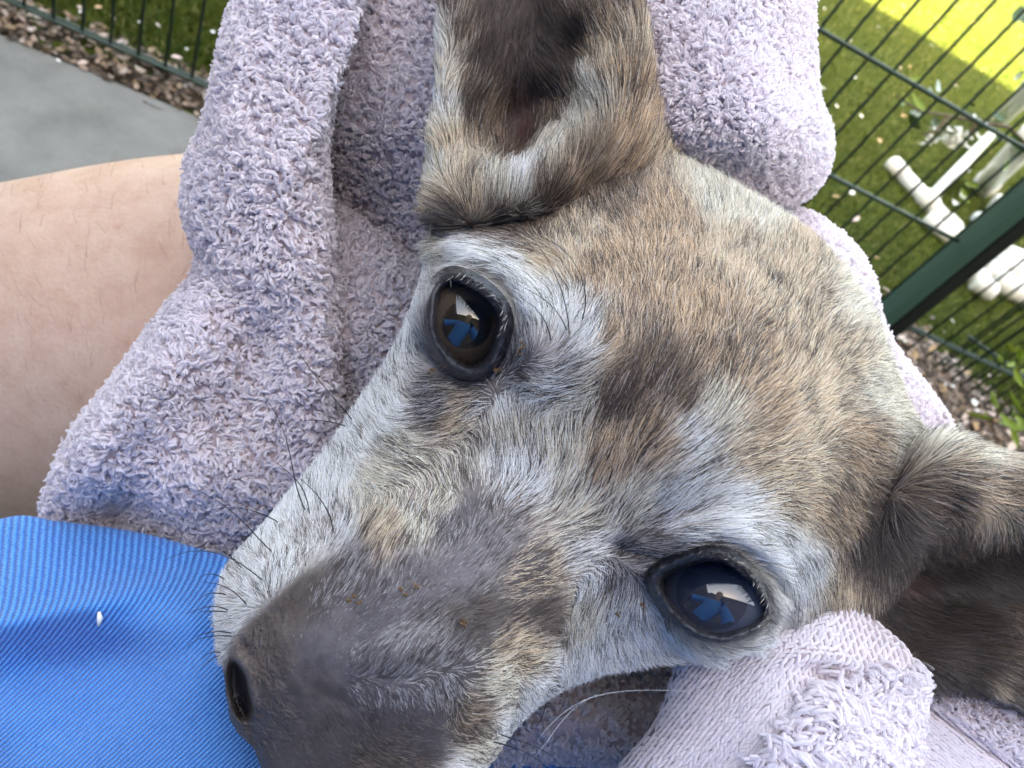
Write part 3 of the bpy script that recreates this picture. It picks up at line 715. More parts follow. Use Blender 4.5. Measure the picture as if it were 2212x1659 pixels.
# the near fold under the second eye, flat woven side up, pile along its edge
Dd = fold('near_fold', [(1480, 1400, 16.6), (1560, 1330, 16.8), (1700, 1290, 17), (1800, 1262, 17), (1838, 1275, 17), (1892, 1345, 16.9), (1950, 1396, 16.8), (1972, 1440, 16.8), (1962, 1490, 16.8), (1950, 1560, 16.8), (1942, 1650, 16.8), (1930, 1760, 16.8),
    (1900, 1900, 17), (1320, 1900, 17), (1296, 1760, 16.5), (1336, 1665, 16.3), (1420, 1560, 16.3)], (1650, 1580),
    [(1560, 1430, 15.0), (1700, 1370, 15.1), (1800, 1340, 15.3), (1700, 1440, 14.7), (1820, 1420, 15.1), (1900, 1430, 15.5), (1600, 1550, 14.3), (1750, 1560, 14.2), (1880, 1550, 14.8), (1480, 1640, 14.3), (1650, 1680, 13.8), (1850, 1680, 14.4), (1700, 1820, 13.8), (1790, 1455, 15.2)], 20, 260, 80, ex=5.0,
    mod=lambda X, Y, D: D - .35 * np.exp(-((Y - (1400 + .35 * (X - 1760) ** 2 / 160 + 20)) / 14) ** 2) * np.exp(-((X - 1790) / 90) ** 2))
ptb = lambda x, y: 1 / (1 + np.exp(-((x - (1905 - 1.05 * (y - 1400))) * .06 + 0))) * (y > 1455 + 30 * (x < 1730)) * (y < 1740) * (x > 1560)
pile(Dd, 4200, .0046, .00056, ptb, flow=(.6, .2), clump=.4, curl=.6, facing=-.2, tint=1.03, name='loose_loops', sub=4, spread=.9)
def stitches(b, keep, pitch, name, ang=-.9, r=.00034, L=.00115, tint=1.0):
    """short yarn loops of the woven side, in staggered rows"""
    P, N, x, y = b.sample(60000, -.1, keep)
    ca, sa = math.cos(ang), math.sin(ang); u = (x * ca + y * sa) / pitch; v = (-x * sa + y * ca) / (pitch * .72)
    key = np.round(v).astype(int); uu = u + .5 * (key % 2); ki = np.round(uu).astype(int)
    dist = (uu - ki) ** 2 + (v - key) ** 2; order = np.argsort(dist)
    _, first = np.unique(np.stack([ki[order], key[order]], 1), axis=0, return_index=True)
    s_ = order[first]; P, N = P[s_], N[s_]; n = len(P)
    a2 = ang + .35 * (key[s_] % 2 * 2 - 1) + rng.normal(0, .12, n)
    d = cam_dir(np.cos(a2), np.sin(a2)); d = norm(d - N * (d * N).sum(1, keepdims=True))
    s = np.linspace(-1, 1, 5)[None, :, None]
    Q = P[:, None] + d[:, None] * s * L * (.9 + .2 * rng.random((n, 1, 1))) + N[:, None] * (.00030 - .0004 * s * s)
    R = r * (.85 + .3 * rng.random((n, 1))) * np.array([.5, 1, 1.1, 1, .5])
    C = (LAV2 * .5 + LAV * .5) * (.93 + .12 * rng.random((n, 1, 1))) * np.ones((1, 5, 1)) * tint
    curves_obj(name, Q, R, C, M_pile, TOWEL)
stitches(Dd, lambda x, y: (inview(x, y) * (1 - .97 * (ptb(x, y) > .8))), 13.5, 'woven_loops')
# far lower right
Ee = fold('right_flap', [(1880, 1430, 20), (1960, 1448, 20), (2110, 1470, 20), (2260, 1500, 20), (2420, 1600, 20), (2420, 1850, 20), (1860, 1850, 20), (1840, 1600, 20)], (2110, 1650),
    [(2000, 1500, 18.2), (2100, 1560, 18.0), (2200, 1620, 18), (2000, 1620, 17.8), (2120, 1700, 17.6)], 24, 160, 60, ex=5.0,
    mod=lambda X, Y, D: D + .22 * np.exp(-((Y - (1500 + .72 * (X - 1960))) / 7) ** 2) * ((Y > 1480)))
eb = lambda x, y: (y < 1478 + .72 * (x - 1960)).astype(float)
pile(Ee, 5200, .0026, .00034, lambda x, y: inview(x, y) * eb(x, y), clump=.4, flow=(.6, .6), tint=1.06)
stitches(Ee, lambda x, y: inview(x, y) * (1 - eb(x, y)), 9.5, 'woven_loops', .7, .0003, .0009, 1.06)
# part under the jaw, its pile tinted darker to deepen the shade
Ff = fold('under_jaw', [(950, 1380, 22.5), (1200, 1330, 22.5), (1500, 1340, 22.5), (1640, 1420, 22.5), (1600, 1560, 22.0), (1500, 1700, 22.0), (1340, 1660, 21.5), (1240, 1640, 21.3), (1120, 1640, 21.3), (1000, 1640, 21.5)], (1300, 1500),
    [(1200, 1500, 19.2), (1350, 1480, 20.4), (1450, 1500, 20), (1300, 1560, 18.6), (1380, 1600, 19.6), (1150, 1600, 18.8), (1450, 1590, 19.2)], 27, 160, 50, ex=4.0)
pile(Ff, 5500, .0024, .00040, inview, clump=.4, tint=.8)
NF = 230000

# ---------------------------------------------------------------- the dog
DOG = empty('dog', tuple(at(1400, 1000, .18)), 'small old tan and white dog with greying muzzle and upright ears', 'dog')
def crop5(p): return [(823 + .2645 * a, 494 + .2645 * b) for a, b in p]
def crop6(p): return [(1262 + .2645 * a, 1042 + .2645 * b) for a, b in p]
EYE1 = np.array(crop5([(500, 480), (600, 420), (720, 455), (830, 535), (925, 640), (965, 750), (950, 850), (925, 960), (860, 1080), (780, 1135), (690, 1125), (590, 1060), (500, 960), (450, 850), (435, 720), (455, 590)]))
EYE2 = np.array(crop6([(605, 810), (640, 745), (760, 690), (880, 645), (1000, 618), (1100, 625), (1220, 690), (1320, 780), (1400, 870), (1450, 960), (1480, 1070), (1420, 1140), (1300, 1200), (1150, 1240), (1050, 1235), (930, 1195), (820, 1115), (720, 1010), (645, 900)]))
E1 = smooth_closed(EYE1, 90); E2 = smooth_closed(EYE2, 90)
NOSTRIL = smooth_closed([(500, 1432), (514, 1438), (530, 1462), (536, 1495), (540, 1530), (534, 1552), (518, 1548), (506, 1522), (497, 1480)], 40)
head_ol = [(938, 500, 16.6), (912, 600, 16.0), (884, 690, 15.6), (838, 785, 15.3), (785, 865, 15.1), (735, 935, 14.9), (682, 1002, 14.7), (622, 1075, 14.4), (562, 1145, 14.1), (508, 1205, 13.8),
  (478, 1262, 13.5), (468, 1335, 13.1), (472, 1400, 12.8), (482, 1460, 12.5), (492, 1530, 12.4), (512, 1580, 12.4), (548, 1618, 12.4), (585, 1690, 12.7), (700, 1780, 13), (860, 1790, 13.2), (985, 1730, 13.4),
  (1050, 1650, 13.7), (1110, 1568, 14.0), (1190, 1500, 14.3), (1290, 1455, 14.7), (1400, 1432, 15.0), (1520, 1424, 15.2), (1620, 1400, 15.4), (1720, 1370, 15.8), (1820, 1330, 16.4), (1900, 1290, 17),
  (1990, 1180, 17.6), (2040, 1060, 17.6), (2010, 968, 17.6), (1958, 880, 17.4), (1922, 785, 17.2), (1888, 695, 17.0), (1825, 590, 16.9), (1745, 510, 16.9), (1645, 442, 17.0), (1560, 392, 17.1), (1470, 350, 17.2),
  (1400, 318, 17.2), (1300, 320, 17.2), (1180, 380, 17.0), (1060, 430, 16.9), (985, 455, 16.8)]
head_fr = [(500, 1480, 11.5), (560, 1560, 11.2), (540, 1400, 11.5), (620, 1420, 10.8), (620, 1600, 11.0), (760, 1340, 10.9), (800, 1470, 10.5), (800, 1620, 10.9), (900, 1260, 11.1), (950, 1420, 10.8), (1000, 1550, 11.4),
  (1080, 1500, 11.7), (1180, 1440, 12.5), (600, 1260, 12.0), (540, 1300, 12.3), (700, 1150, 12.6), (780, 1080, 12.5), (850, 950, 13.2), (800, 1180, 11.6), (1000, 1160, 11.6), (950, 1060, 12.4), (1100, 1270, 11.5), (1200, 1350, 12.3), (1300, 1400, 13.6),
  (1130, 1060, 12.2), (1250, 980, 12.1), (1200, 1150, 12.0), (1350, 1080, 12.1), (1260, 1250, 12.3),
  (1010, 700, 13.4), (920, 640, 14.0), (940, 800, 13.6), (1060, 850, 12.9), (1100, 600, 13.0), (1000, 560, 13.6), (1160, 750, 12.5),
  (1540, 1290, 13.2), (1560, 1150, 12.5), (1660, 1200, 13.1), (1500, 1390, 14.0), (1640, 1340, 14.1), (1400, 1330, 13.6), (1400, 1210, 12.8), (1760, 1270, 14.4),
  (1350, 850, 12.0), (1500, 1000, 12.0), (1500, 750, 12.3), (1350, 650, 12.7), (1700, 850, 12.9), (1300, 500, 13.8), (1500, 500, 14.2), (1650, 600, 13.9), (1700, 1000, 12.9), (1800, 1050, 13.9), (1850, 850, 14.3), (1950, 980, 15.4), (1100, 490, 14.8), (970, 520, 15.2), (1850, 1200, 15.2), (1250, 400, 15.2), (1420, 380, 15.4), (1420, 1000, 11.95)]
def bumpf(X, Y, cx, cy, sx, sy, ang, amp):
    c, s = math.cos(ang), math.sin(ang); u = ((X - cx) * c + (Y - cy) * s) / sx; v = (-(X - cx) * s + (Y - cy) * c) / sy
    return amp * np.exp(-u * u - v * v)
# the bare nose meets the white lip along a clear line
def lip_line(x, y):
    yl = np.interp(x, [470, 485, 500, 540, 600, 660, 740, 800], [1475, 1430, 1385, 1335, 1280, 1232, 1190, 1165])
    sd = (y - yl) * .75; near = np.exp(-(sd / 42.) ** 2) * np.clip((770 - x) / 70., 0, 1) * np.clip((x - 440) / 20., 0, 1)
    return 1 / (1 + np.exp(-sd / 5.0)), near
BALLS = [(1012, 700, .1430, .0096), (1540, 1288, .1412, .0106)]
def ball_depth(X, Y, bl):
    c = at(bl[0], bl[1], bl[2]); ray = at(X, Y, 1.0) - CAM; ln = np.linalg.norm(ray, axis=-1); u = ray / ln[..., None]
    oc = CAM - c; bq = (u * oc).sum(-1); disc = bq ** 2 - ((oc ** 2).sum() - bl[3] ** 2)
    return np.where(disc > 0, (-bq - np.sqrt(np.maximum(disc, 0))) / ln * 100, 99.)
def head_mod(X, Y, D):
    for E, bl in zip((E1, E2), BALLS):
        d = poly_dist(X, Y, E); bd = np.minimum(ball_depth(X, Y, bl), 16) - .09 + np.clip(d - 34, 0, 99) * .02; h = np.clip(.5 + .5 * (D - bd) / .12, 0, 1)
        sm = D * (1 - h) + bd * h - .12 * h * (1 - h); D = np.where((d > -12) & (bd < 15.5), sm, D)
    for E in (E1, E2):
        d = poly_dist(X, Y, E)
        D = D + .85 / (1 + np.exp((d + 7) / 3.0)) - .10 * np.exp(-((d - 12) / 11.) ** 2) + .10 * np.exp(-((d - 42) / 13.) ** 2)
    d = poly_dist(X, Y, NOSTRIL); D = D + .34 / (1 + np.exp((d + 1) / 4.5)) - .10 * np.exp(-((d - 10) / 9.) ** 2) + bumpf(X, Y, 530, 1400, 26, 9, .8, .14) + bumpf(X, Y, 640, 1520, 100, 14, 1.15, .07)
    D = D + bumpf(X, Y, 1090, 1120, 30, 22, .6, .12) + bumpf(X, Y, 1085, 860, 45, 10, -.9, .16)      # fold at the inner corner, whorl
    D = D + bumpf(X, Y, 880, 1340, 120, 28, -.5, .10) - bumpf(X, Y, 860, 1430, 90, 60, -.6, .14) - bumpf(X, Y, 690, 1330, 80, 45, -.6, .08)
    D = D + bumpf(X, Y, 740, 1520, 70, 14, .5, .05) - bumpf(X, Y, 580, 1470, 80, 115, -.15, .15) + bumpf(X, Y, 672, 1500, 30, 80, -.25, .03) + bumpf(X, Y, 1400, 880, 160, 60, -.5, .10) + bumpf(X, Y, 1370, 1195, 70, 16, .15, .22)
    D = D + bumpf(X, Y, 548, 1600, 60, 8, 1.2, .12)
    k, near = lip_line(X.ravel(), Y.ravel()); D = D - .14 * (k * near).reshape(X.shape)
    D = D - .25 * np.exp(-((poly_dist(X, Y, E1) - 75) / 30) ** 2) * (1 / (1 + np.exp(-((X - Y) - 330) / 30.)))   # brow ridge
    D = D - .20 * np.exp(-((poly_dist(X, Y, E2) - 60) / 30) ** 2) * (1 / (1 + np.exp((Y - 1250 - .2 * (X - 1540)) / 15.)))
    return D
HEAD = Blob(head_ol, (1200, 1060), head_fr, 19.5, 520, 260, ex=4.2, mod=head_mod, smooth=.00005, nback=30)

# coat map: x, y, light colour index, share of dark hairs, length mm, density, skin index
PAL = {'W': (.90, .87, .82), 'C': (.76, .67, .54), 'T': (.57, .40, .265), 'S': (.66, .505, .36), 'D': (.13, .10, .085), 'E': (.05, .035, .027), 'H': (.27, .245, .245), 'G': (.34, .32, .32), 'B': (.27, .19, .135), 'K': (.03, .028, .03), 'N': (.115, .095, .09)}
SK = {'p': (.30, .25, .22), 'b': (.115, .100, .104), 'm': (.07, .058, .058), 'n': (.105, .082, .070), 'k': (.02, .02, .024), 'w': (.62, .58, .54)}
coat = [(470, 1330, 'W', .04, 4, 1, 'w'), (600, 1180, 'W', .06, 4, 1, 'w'), (540, 1260, 'W', .06, 4, 1, 'w'), (478, 1400, 'W', .08, 3.5, 1, 'w'), (484, 1450, 'C', .1, 2, .8, 'm'), (650, 1080, 'W', .05, 5, 1, 'w'), (750, 1000, 'W', .06, 5, 1, 'w'), (700, 1150, 'W', .18, 4, 1, 'p'), (620, 1230, 'W', .3, 3.5, 1, 'p'),
  (850, 900, 'W', .1, 6, 1, 'w'), (800, 870, 'W', .04, 6, 1, 'w'), (820, 1050, 'C', .08, 5, 1, 'p'), (900, 980, 'C', .25, 6, 1, 'p'), (880, 720, 'W', .06, 6, 1, 'w'), (905, 610, 'W', .04, 6, 1, 'w'), (1000, 900, 'S', .4, 6, 1, 'm'), (950, 880, 'G', .5, 4, .9, 'm'), (1020, 545, 'W', .06, 7, 1, 'w'), (950, 530, 'C', .12, 7, 1, 'p'),
  (1120, 590, 'W', .12, 7, 1, 'w'), (1180, 690, 'W', .12, 7, 1, 'w'), (1130, 770, 'G', .4, 5, 1, 'm'), (1160, 850, 'W', .35, 6, 1, 'm'), (1250, 740, 'W', .16, 7, 1, 'p'), (1200, 550, 'S', .12, 7, 1, 'p'), (1300, 600, 'T', .12, 7, 1, 'p'), (1260, 500, 'S', .2, 7, 1, 'p'), (1300, 430, 'B', .4, 7, 1, 'm'), (1150, 470, 'B', .45, 7, 1, 'm'), (1040, 470, 'B', .4, 7, 1, 'm'),
  (1210, 900, 'C', .25, 7, 1, 'p'), (1110, 950, 'C', .25, 6, 1, 'p'), (1100, 900, 'W', .25, 6, 1, 'p'), (1350, 850, 'B', .62, 6, 1, 'm'), (1320, 890, 'B', .6, 6, 1, 'm'), (1400, 820, 'B', .52, 6, 1, 'm'), (1300, 760, 'T', .25, 7, 1, 'm'), (1500, 700, 'T', .22, 7, 1, 'p'), (1600, 770, 'T', .35, 7, 1, 'm'), (1730, 650, 'S', .28, 7, 1, 'm'), (1550, 800, 'T', .42, 7, 1, 'm'), (1450, 880, 'B', .5, 7, 1, 'm'),
  (1450, 500, 'T', .18, 7, 1, 'p'), (1400, 600, 'T', .18, 7, 1, 'p'), (1560, 430, 'C', .08, 8, 1, 'p'), (1660, 480, 'C', .06, 8, 1, 'p'), (1600, 560, 'S', .15, 8, 1, 'p'), (1700, 560, 'S', .15, 8, 1, 'p'), (1850, 650, 'C', .08, 8, 1, 'p'), (1800, 780, 'S', .25, 8, 1, 'p'), (1900, 850, 'C', .12, 8, 1, 'p'), (1650, 900, 'T', .22, 7, 1, 'p'), (1750, 880, 'S', .22, 7, 1, 'p'),
  (1400, 960, 'T', .35, 7, 1, 'm'), (1300, 1020, 'T', .25, 7, 1, 'p'), (1200, 1000, 'C', .2, 6, 1, 'p'), (1120, 1030, 'W', .2, 6, 1, 'p'), (1470, 960, 'W', .2, 7, 1, 'p'), (1530, 910, 'C', .3, 7, 1, 'p'), (1600, 1000, 'S', .25, 8, 1, 'p'), (1720, 980, 'S', .25, 8, 1, 'm'), (1850, 950, 'T', .4, 8, 1, 'm'), (1960, 960, 'C', .25, 9, 1, 'p'), (1920, 1080, 'B', .5, 9, 1, 'm'), (1880, 1160, 'D', .5, 9, 1, 'k'), (1800, 1100, 'T', .35, 9, 1, 'm'),
  (1680, 1080, 'S', .2, 9, 1, 'p'), (1560, 1100, 'W', .12, 8, 1, 'w'), (1660, 1150, 'W', .10, 9, 1, 'w'), (1740, 1210, 'W', .14, 9, 1, 'w'), (1800, 1230, 'S', .25, 9, 1, 'p'), (1450, 1130, 'W', .22, 7, 1, 'p'), (1400, 1185, 'G', .55, 5, 1, 'm'), (1340, 1120, 'C', .28, 6, 1, 'p'), (1240, 1110, 'C', .28, 6, 1, 'p'), (1330, 1210, 'G', .4, 5, 1, 'm'),
  (1260, 1210, 'W', .22, 6, 1, 'p'), (1260, 1310, 'C', .22, 6, 1, 'p'), (1350, 1340, 'W', .2, 6, 1, 'p'), (1400, 1400, 'W', .06, 6, 1, 'w'), (1510, 1418, 'W', .04, 6, 1, 'w'), (1650, 1395, 'W', .04, 6, 1, 'w'), (1300, 1430, 'W', .05, 5, 1, 'w'), (1220, 1460, 'W', .12, 5, 1, 'p'), (1160, 1510, 'W', .08, 5, 1, 'w'), (1110, 1570, 'W', .1, 5, 1, 'w'), (1040, 1620, 'C', .2, 5, 1, 'p'), (1000, 1680, 'W', .1, 5, 1, 'w'),
  (1150, 1240, 'S', .4, 4, .9, 'm'), (1170, 1330, 'D', .4, 4, .9, 'm'), (1120, 1420, 'S', .45, 4, .9, 'm'), (1090, 1490, 'C', .4, 4, .9, 'm'), (1010, 1560, 'B', .45, 3.5, .9, 'm'), (1020, 1330, 'D', .3, 3, .6, 'm'), (950, 1450, 'G', .35, 3, .7, 'm'), (1000, 1240, 'H', .3, 2, .5, 'b'), (960, 1150, 'H', .3, 1.8, .4, 'b'), (890, 1230, 'H', .3, 1.8, .45, 'b'), (1050, 1180, 'H', .3, 2.2, .5, 'b'), (1000, 1120, 'G', .3, 3, .3, 'b'),
  (900, 1150, 'C', .3, 4, .9, 'p'), (960, 1080, 'C', .3, 5, 1, 'p'), (820, 1170, 'S', .35, 4, .9, 'p'), (740, 1220, 'G', .35, 3.5, .8, 'm'), (680, 1270, 'H', .3, 2, .7, 'm'), (820, 1300, 'H', .2, 2, .6, 'b'), (850, 1400, 'G', .25, 2.4, .9, 'b'), (900, 1480, 'G', .25, 2.6, 1, 'b'), (760, 1350, 'H', .2, 1.6, .5, 'b'), (780, 1450, 'H', .2, 1.8, .7, 'b'), (700, 1400, 'H', .1, 1.3, .3, 'b'),
  (620, 1300, 'N', 0, 1, .02, 'n'), (560, 1360, 'N', 0, 1, 0, 'n'), (580, 1450, 'N', 0, 1, 0, 'n'), (520, 1400, 'N', 0, 1, 0, 'n'), (510, 1530, 'N', 0, 1, 0, 'n'), (620, 1560, 'N', 0, 1, 0, 'n'), (700, 1500, 'N', .2, 1.3, .4, 'n'), (700, 1600, 'N', .3, 1.4, .7, 'n'), (820, 1580, 'D', .3, 1.8, .9, 'm'), (800, 1680, 'D', .3, 1.6, .8, 'n'), (920, 1620, 'D', .4, 2.2, .5, 'm'), (900, 1560, 'N', .3, 2.2, .5, 'm')]
COAT = Shep([(a, b, *PAL[c], dk, ln, de, *SK[s]) for a, b, c, dk, ln, de, s in coat], 30, 2.6)
flow = [(470, 1330, -1, -.05), (478, 1420, -1, .1), (520, 1230, -.8, -.6), (600, 1180, -.55, -.85), (700, 1080, -.5, -.85), (640, 1230, -.4, -.9), (780, 950, -.7, -.75), (880, 1000, -.8, -.55), (840, 850, -.6, -.8), (880, 720, -.5, -.9), (910, 620, -.5, -.85), (950, 560, -.9, -.4), (1040, 560, -.85, -.5),
  (950, 900, -1, .15), (1020, 900, -.9, .4), (970, 860, -1, .0), (1080, 930, -.2, -1), (1100, 1010, -.1, -1), (1180, 860, .95, -.15), (1240, 800, .9, -.45), (1240, 720, .4, -.9), (1180, 650, -.5, -.85), (1150, 590, -.75, -.65), (1130, 820, .8, .1), (1100, 740, -.3, -.9), (1080, 600, -.9, -.5),
  (970, 500, -.7, -.6), (1200, 470, -.2, -1), (1300, 550, -.05, -1), (1450, 400, .15, -1), (1350, 700, .1, -1), (1500, 600, .3, -.95), (1650, 540, .5, -.85), (1400, 850, .45, -.9), (1500, 850, .5, -.85), (1700, 730, .7, -.7), (1850, 700, .85, -.45), (1900, 850, 1, -.1), (1700, 930, .9, -.35), (1450, 1000, .75, -.65), (1300, 900, .4, -.9), (1300, 1030, .35, -.9), (1200, 970, .1, -1),
  (1200, 1080, .4, -.8), (1490, 1000, .8, -.55), (1667, 1020, 1, 0), (1842, 1064, .85, .5), (1710, 1151, .8, .6), (1754, 1239, .7, .8), (1740, 1300, .4, .95), (1579, 1086, 1, -.15), (1448, 1090, .5, -.8), (1338, 1151, .25, -.95), (1400, 1180, .9, -.3), (1480, 1170, 1, -.15), (1620, 1150, .95, .3), (1300, 1250, -.1, 1), (1340, 1300, .1, 1), (1250, 1180, .9, -.2), (1180, 1180, .9, -.35),
  (1500, 1410, .95, .25), (1394, 1372, .4, .85), (1300, 1430, .4, .9), (1650, 1385, .95, .1), (1690, 1350, .5, .85), (1240, 1400, .3, .95), (1150, 1530, .6, .8), (1050, 1600, .75, .6), (1170, 1400, .9, .3), (1050, 1500, .95, .25), (900, 1600, .9, .4), (1150, 1300, .9, -.1), (1050, 1350, .95, -.1), (950, 1400, .5, -.6), (860, 1430, .5, -.85), (950, 1500, .3, .9), (850, 1520, .2, .9),
  (800, 1350, .8, -.6), (750, 1250, .3, -.9), (850, 1200, .2, -.95), (950, 1120, .1, -1), (1000, 1250, .6, -.6), (1920, 1000, .9, .2), (2000, 1020, .95, .2), (1920, 1120, .6, .8), (1860, 1230, .2, 1), (1000, 1070, -.3, -.9), (1060, 1100, .35, -.9), (1130, 1100, .7, -.4)]
FLOW = Shep(flow, 22, 2.4)
_coat = COAT
def COAT(x, y):
    c = _coat(x, y).copy(); k, near = lip_line(x, y)
    up = np.array([*PAL['W'], .12, 4.2, 1., *SK['w']]); dn = np.array([*PAL['N'], .1, 1.4, .03, *SK['n']])
    tgt = up * (1 - k[:, None]) + dn * k[:, None]
    return c * (1 - near[:, None]) + tgt * near[:, None]

x, y = HEAD.px.ravel(), HEAD.py.ravel()
cm = COAT(x, y)
skin = cm[:, 6:9] * 1.0; backm = HEAD.back.ravel()[:, None]
lidd = np.minimum(poly_dist(x, y, E1), poly_dist(x, y, E2))
eyed = lidd + 14 * noise3(HEAD.V, 160, 77)
kk = 1 / (1 + np.exp((eyed - 26) / 5.0)); skin = skin * (1 - kk[:, None]) + np.array([.02, .02, .024]) * kk[:, None]
nd = poly_dist(x, y, NOSTRIL); kk2 = 1 / (1 + np.exp((nd) / 2.)); skin = skin * (1 - kk2[:, None]) + np.array([.008, .006, .006]) * kk2[:, None]
leather = np.clip(1 - cm[:, 5] * 5, 0, 1) * np.clip((700 - x + .2 * (y - 1400)) / 130, .0, 1) + .8 * kk
mott = noise3(HEAD.V, 130, 40) * .5 + noise3(HEAD.V, 420, 41) * .35
skin = skin * (1 + .45 * mott[:, None])
pinkish = np.clip(noise3(HEAD.V, 190, 44) - .25, 0, 1)[:, None] * np.clip(1 - cm[:, 5:6] * 4, 0, 1); skin = skin + pinkish * np.array([.05, .026, .02])
# roughness of the leather in the form itself
Vh = HEAD.V - HEAD.N * (.00035 * leather * np.abs(noise3(HEAD.V, 520, 50)) + .0003 * noise3(HEAD.V, 150, 51))[:, None]
HO = mesh_obj('head', Vh, HEAD.faces(), M_skin, DOG, attrs={'tint': np.clip(skin, .004, .8), 'leather': np.clip(leather, 0, 1)})

def fur(b, n, coatf, flowf, name, keep=None, lscale=.62, lift=.22, rad=.000050, extra=None, facing=-.45, tag_=None, k=5, straight=False):
    P, N, x, y = b.sample(n, facing, keep)
    c = coatf(x, y); fl = flowf(x, y)
    de = c[:, 5]; sel = rng.random(len(P)) < de
    P, N, x, y, c, fl = [q[sel] for q in (P, N, x, y, c, fl)]; m = len(P)
    fl = fl / (np.linalg.norm(fl, axis=1, keepdims=True) + .15)
    d = cam_dir(fl[:, 0], fl[:, 1]); d = d - N * (d * N).sum(1, keepdims=True)
    wob = noise_vec(P, 420, 60) * .14 + noise_vec(P, 90, 61) * .06 + rng.normal(0, .08, P.shape)
    d = norm(d + wob - N * (wob * N).sum(1, keepdims=True))
    dark = rng.random(m) + .30 * noise3(P, 520, 62) + .12 * noise3(P, 150, 63) < c[:, 3] * .9
    lightc = c[:, :3] * (1 + .06 * noise3(P, 150, 64)[:, None] + .30 * rng.standard_normal((m, 1)))
    white = (rng.random(m) < .10) & ~dark; lightc = np.where(white[:, None], lightc * .45 + np.array([.78, .76, .72]) * .55 * (c[:, :3].max(1, keepdims=True) > .18), lightc)
    darkc = np.array([.055, .042, .038]) * (1 + .3 * rng.random((m, 1))) + c[:, :3] * .06
    col = np.where(dark[:, None], darkc, lightc)
    if extra is not None: P, N, d, col, c = extra(P, N, d, col, c, x, y)
    L = c[:, 4] / 1000 * lscale * (.65 + .6 * rng.random(m)) * (1 + .15 * dark)
    lf = lift * (.5 + rng.random(m))
    s = np.linspace(0, 1, k)[None, :, None]
    side = np.cross(N, d); cv = rng.normal(0, .07, (m, 1, 1))
    Q = P[:, None] - N[:, None] * .0001 + L[:, None, None] * (d[:, None] * s + N[:, None] * (lf[:, None, None] * (s * 1.25 - .45 * s * s)) + side[:, None] * cv * s * s)
    R = rad * (.7 + .5 * rng.random((m, 1))) * np.linspace(1, .25, k)[None] ** .8
    tipf = np.linspace(.82, 1.12, k)[None, :, None]
    C = np.clip(col[:, None] * tipf, .004, .85)
    return curves_obj(name, Q, R, C, M_fur, DOG)
def near_eye(P, N, d, col, c, x, y):
    ld = np.minimum(poly_dist(x, y, E1), poly_dist(x, y, E2)) + 16 * noise3(P, 160, 77) - 14 * np.exp(-((x - 930) / 60.) ** 2 - ((y - 790) / 90.) ** 2)
    k = 1 / (1 + np.exp((ld - 27) / 8.0))
    col = col * (1 - .93 * k[:, None]) + np.array([.03, .028, .03]) * .93 * k[:, None]
    c = c.copy(); c[:, 4] = c[:, 4] * (1 - .62 * k)
    return P, N, d, col, c
keep_head = lambda x, y: inview(x, y) * (np.minimum(poly_dist(x, y, E1), poly_dist(x, y, E2)) > 10 + 6 * np.sin(x * .3) * np.cos(y * .27)) * (poly_dist(x, y, NOSTRIL) > 12) * (1 - ((x < 525) & (y > 1438)))
fur(HEAD, NF, COAT, FLOW, 'head_fur', keep_head, extra=near_eye)

# eyeballs, lids, wet rims
def eyeball(cx, cy, d, r, look, poly, lab):
    c = at(cx, cy, d); n1, n2 = 96, 64
    V = []
    for i in range(n2 + 1):
        th = math.pi * i / n2
        for j in range(n1):
            ph = 2 * math.pi * j / n1; rr = r * (1 + .035 * math.exp(-(th / .55) ** 2))       # cornea bulge
            V.append((rr * math.sin(th) * math.cos(ph), rr * math.sin(th) * math.sin(ph), rr * math.cos(th)))
    Fc = [(i * n1 + j, i * n1 + (j + 1) % n1, (i + 1) * n1 + (j + 1) % n1, (i + 1) * n1 + j) for i in range(n2) for j in range(n1)]
    me = bpy.data.meshes.new('eye'); me.from_pydata(V, [], [f[::-1] for f in Fc]); me.polygons.foreach_set('use_smooth', [True] * len(me.polygons)); me.materials.append(M_eye2 if cx > 1300 else M_eye)
    o = bpy.data.objects.new('eye', me); link(o, DOG); o.matrix_parent_inverse = DOG.matrix_basis.inverted()
    zdir = Vector(norm(at(look[0], look[1], .05) - c)); o.rotation_euler = zdir.to_track_quat('Z', 'Y').to_euler(); o.location = c
    o['label'] = lab
    return o, c
eyeobs = []
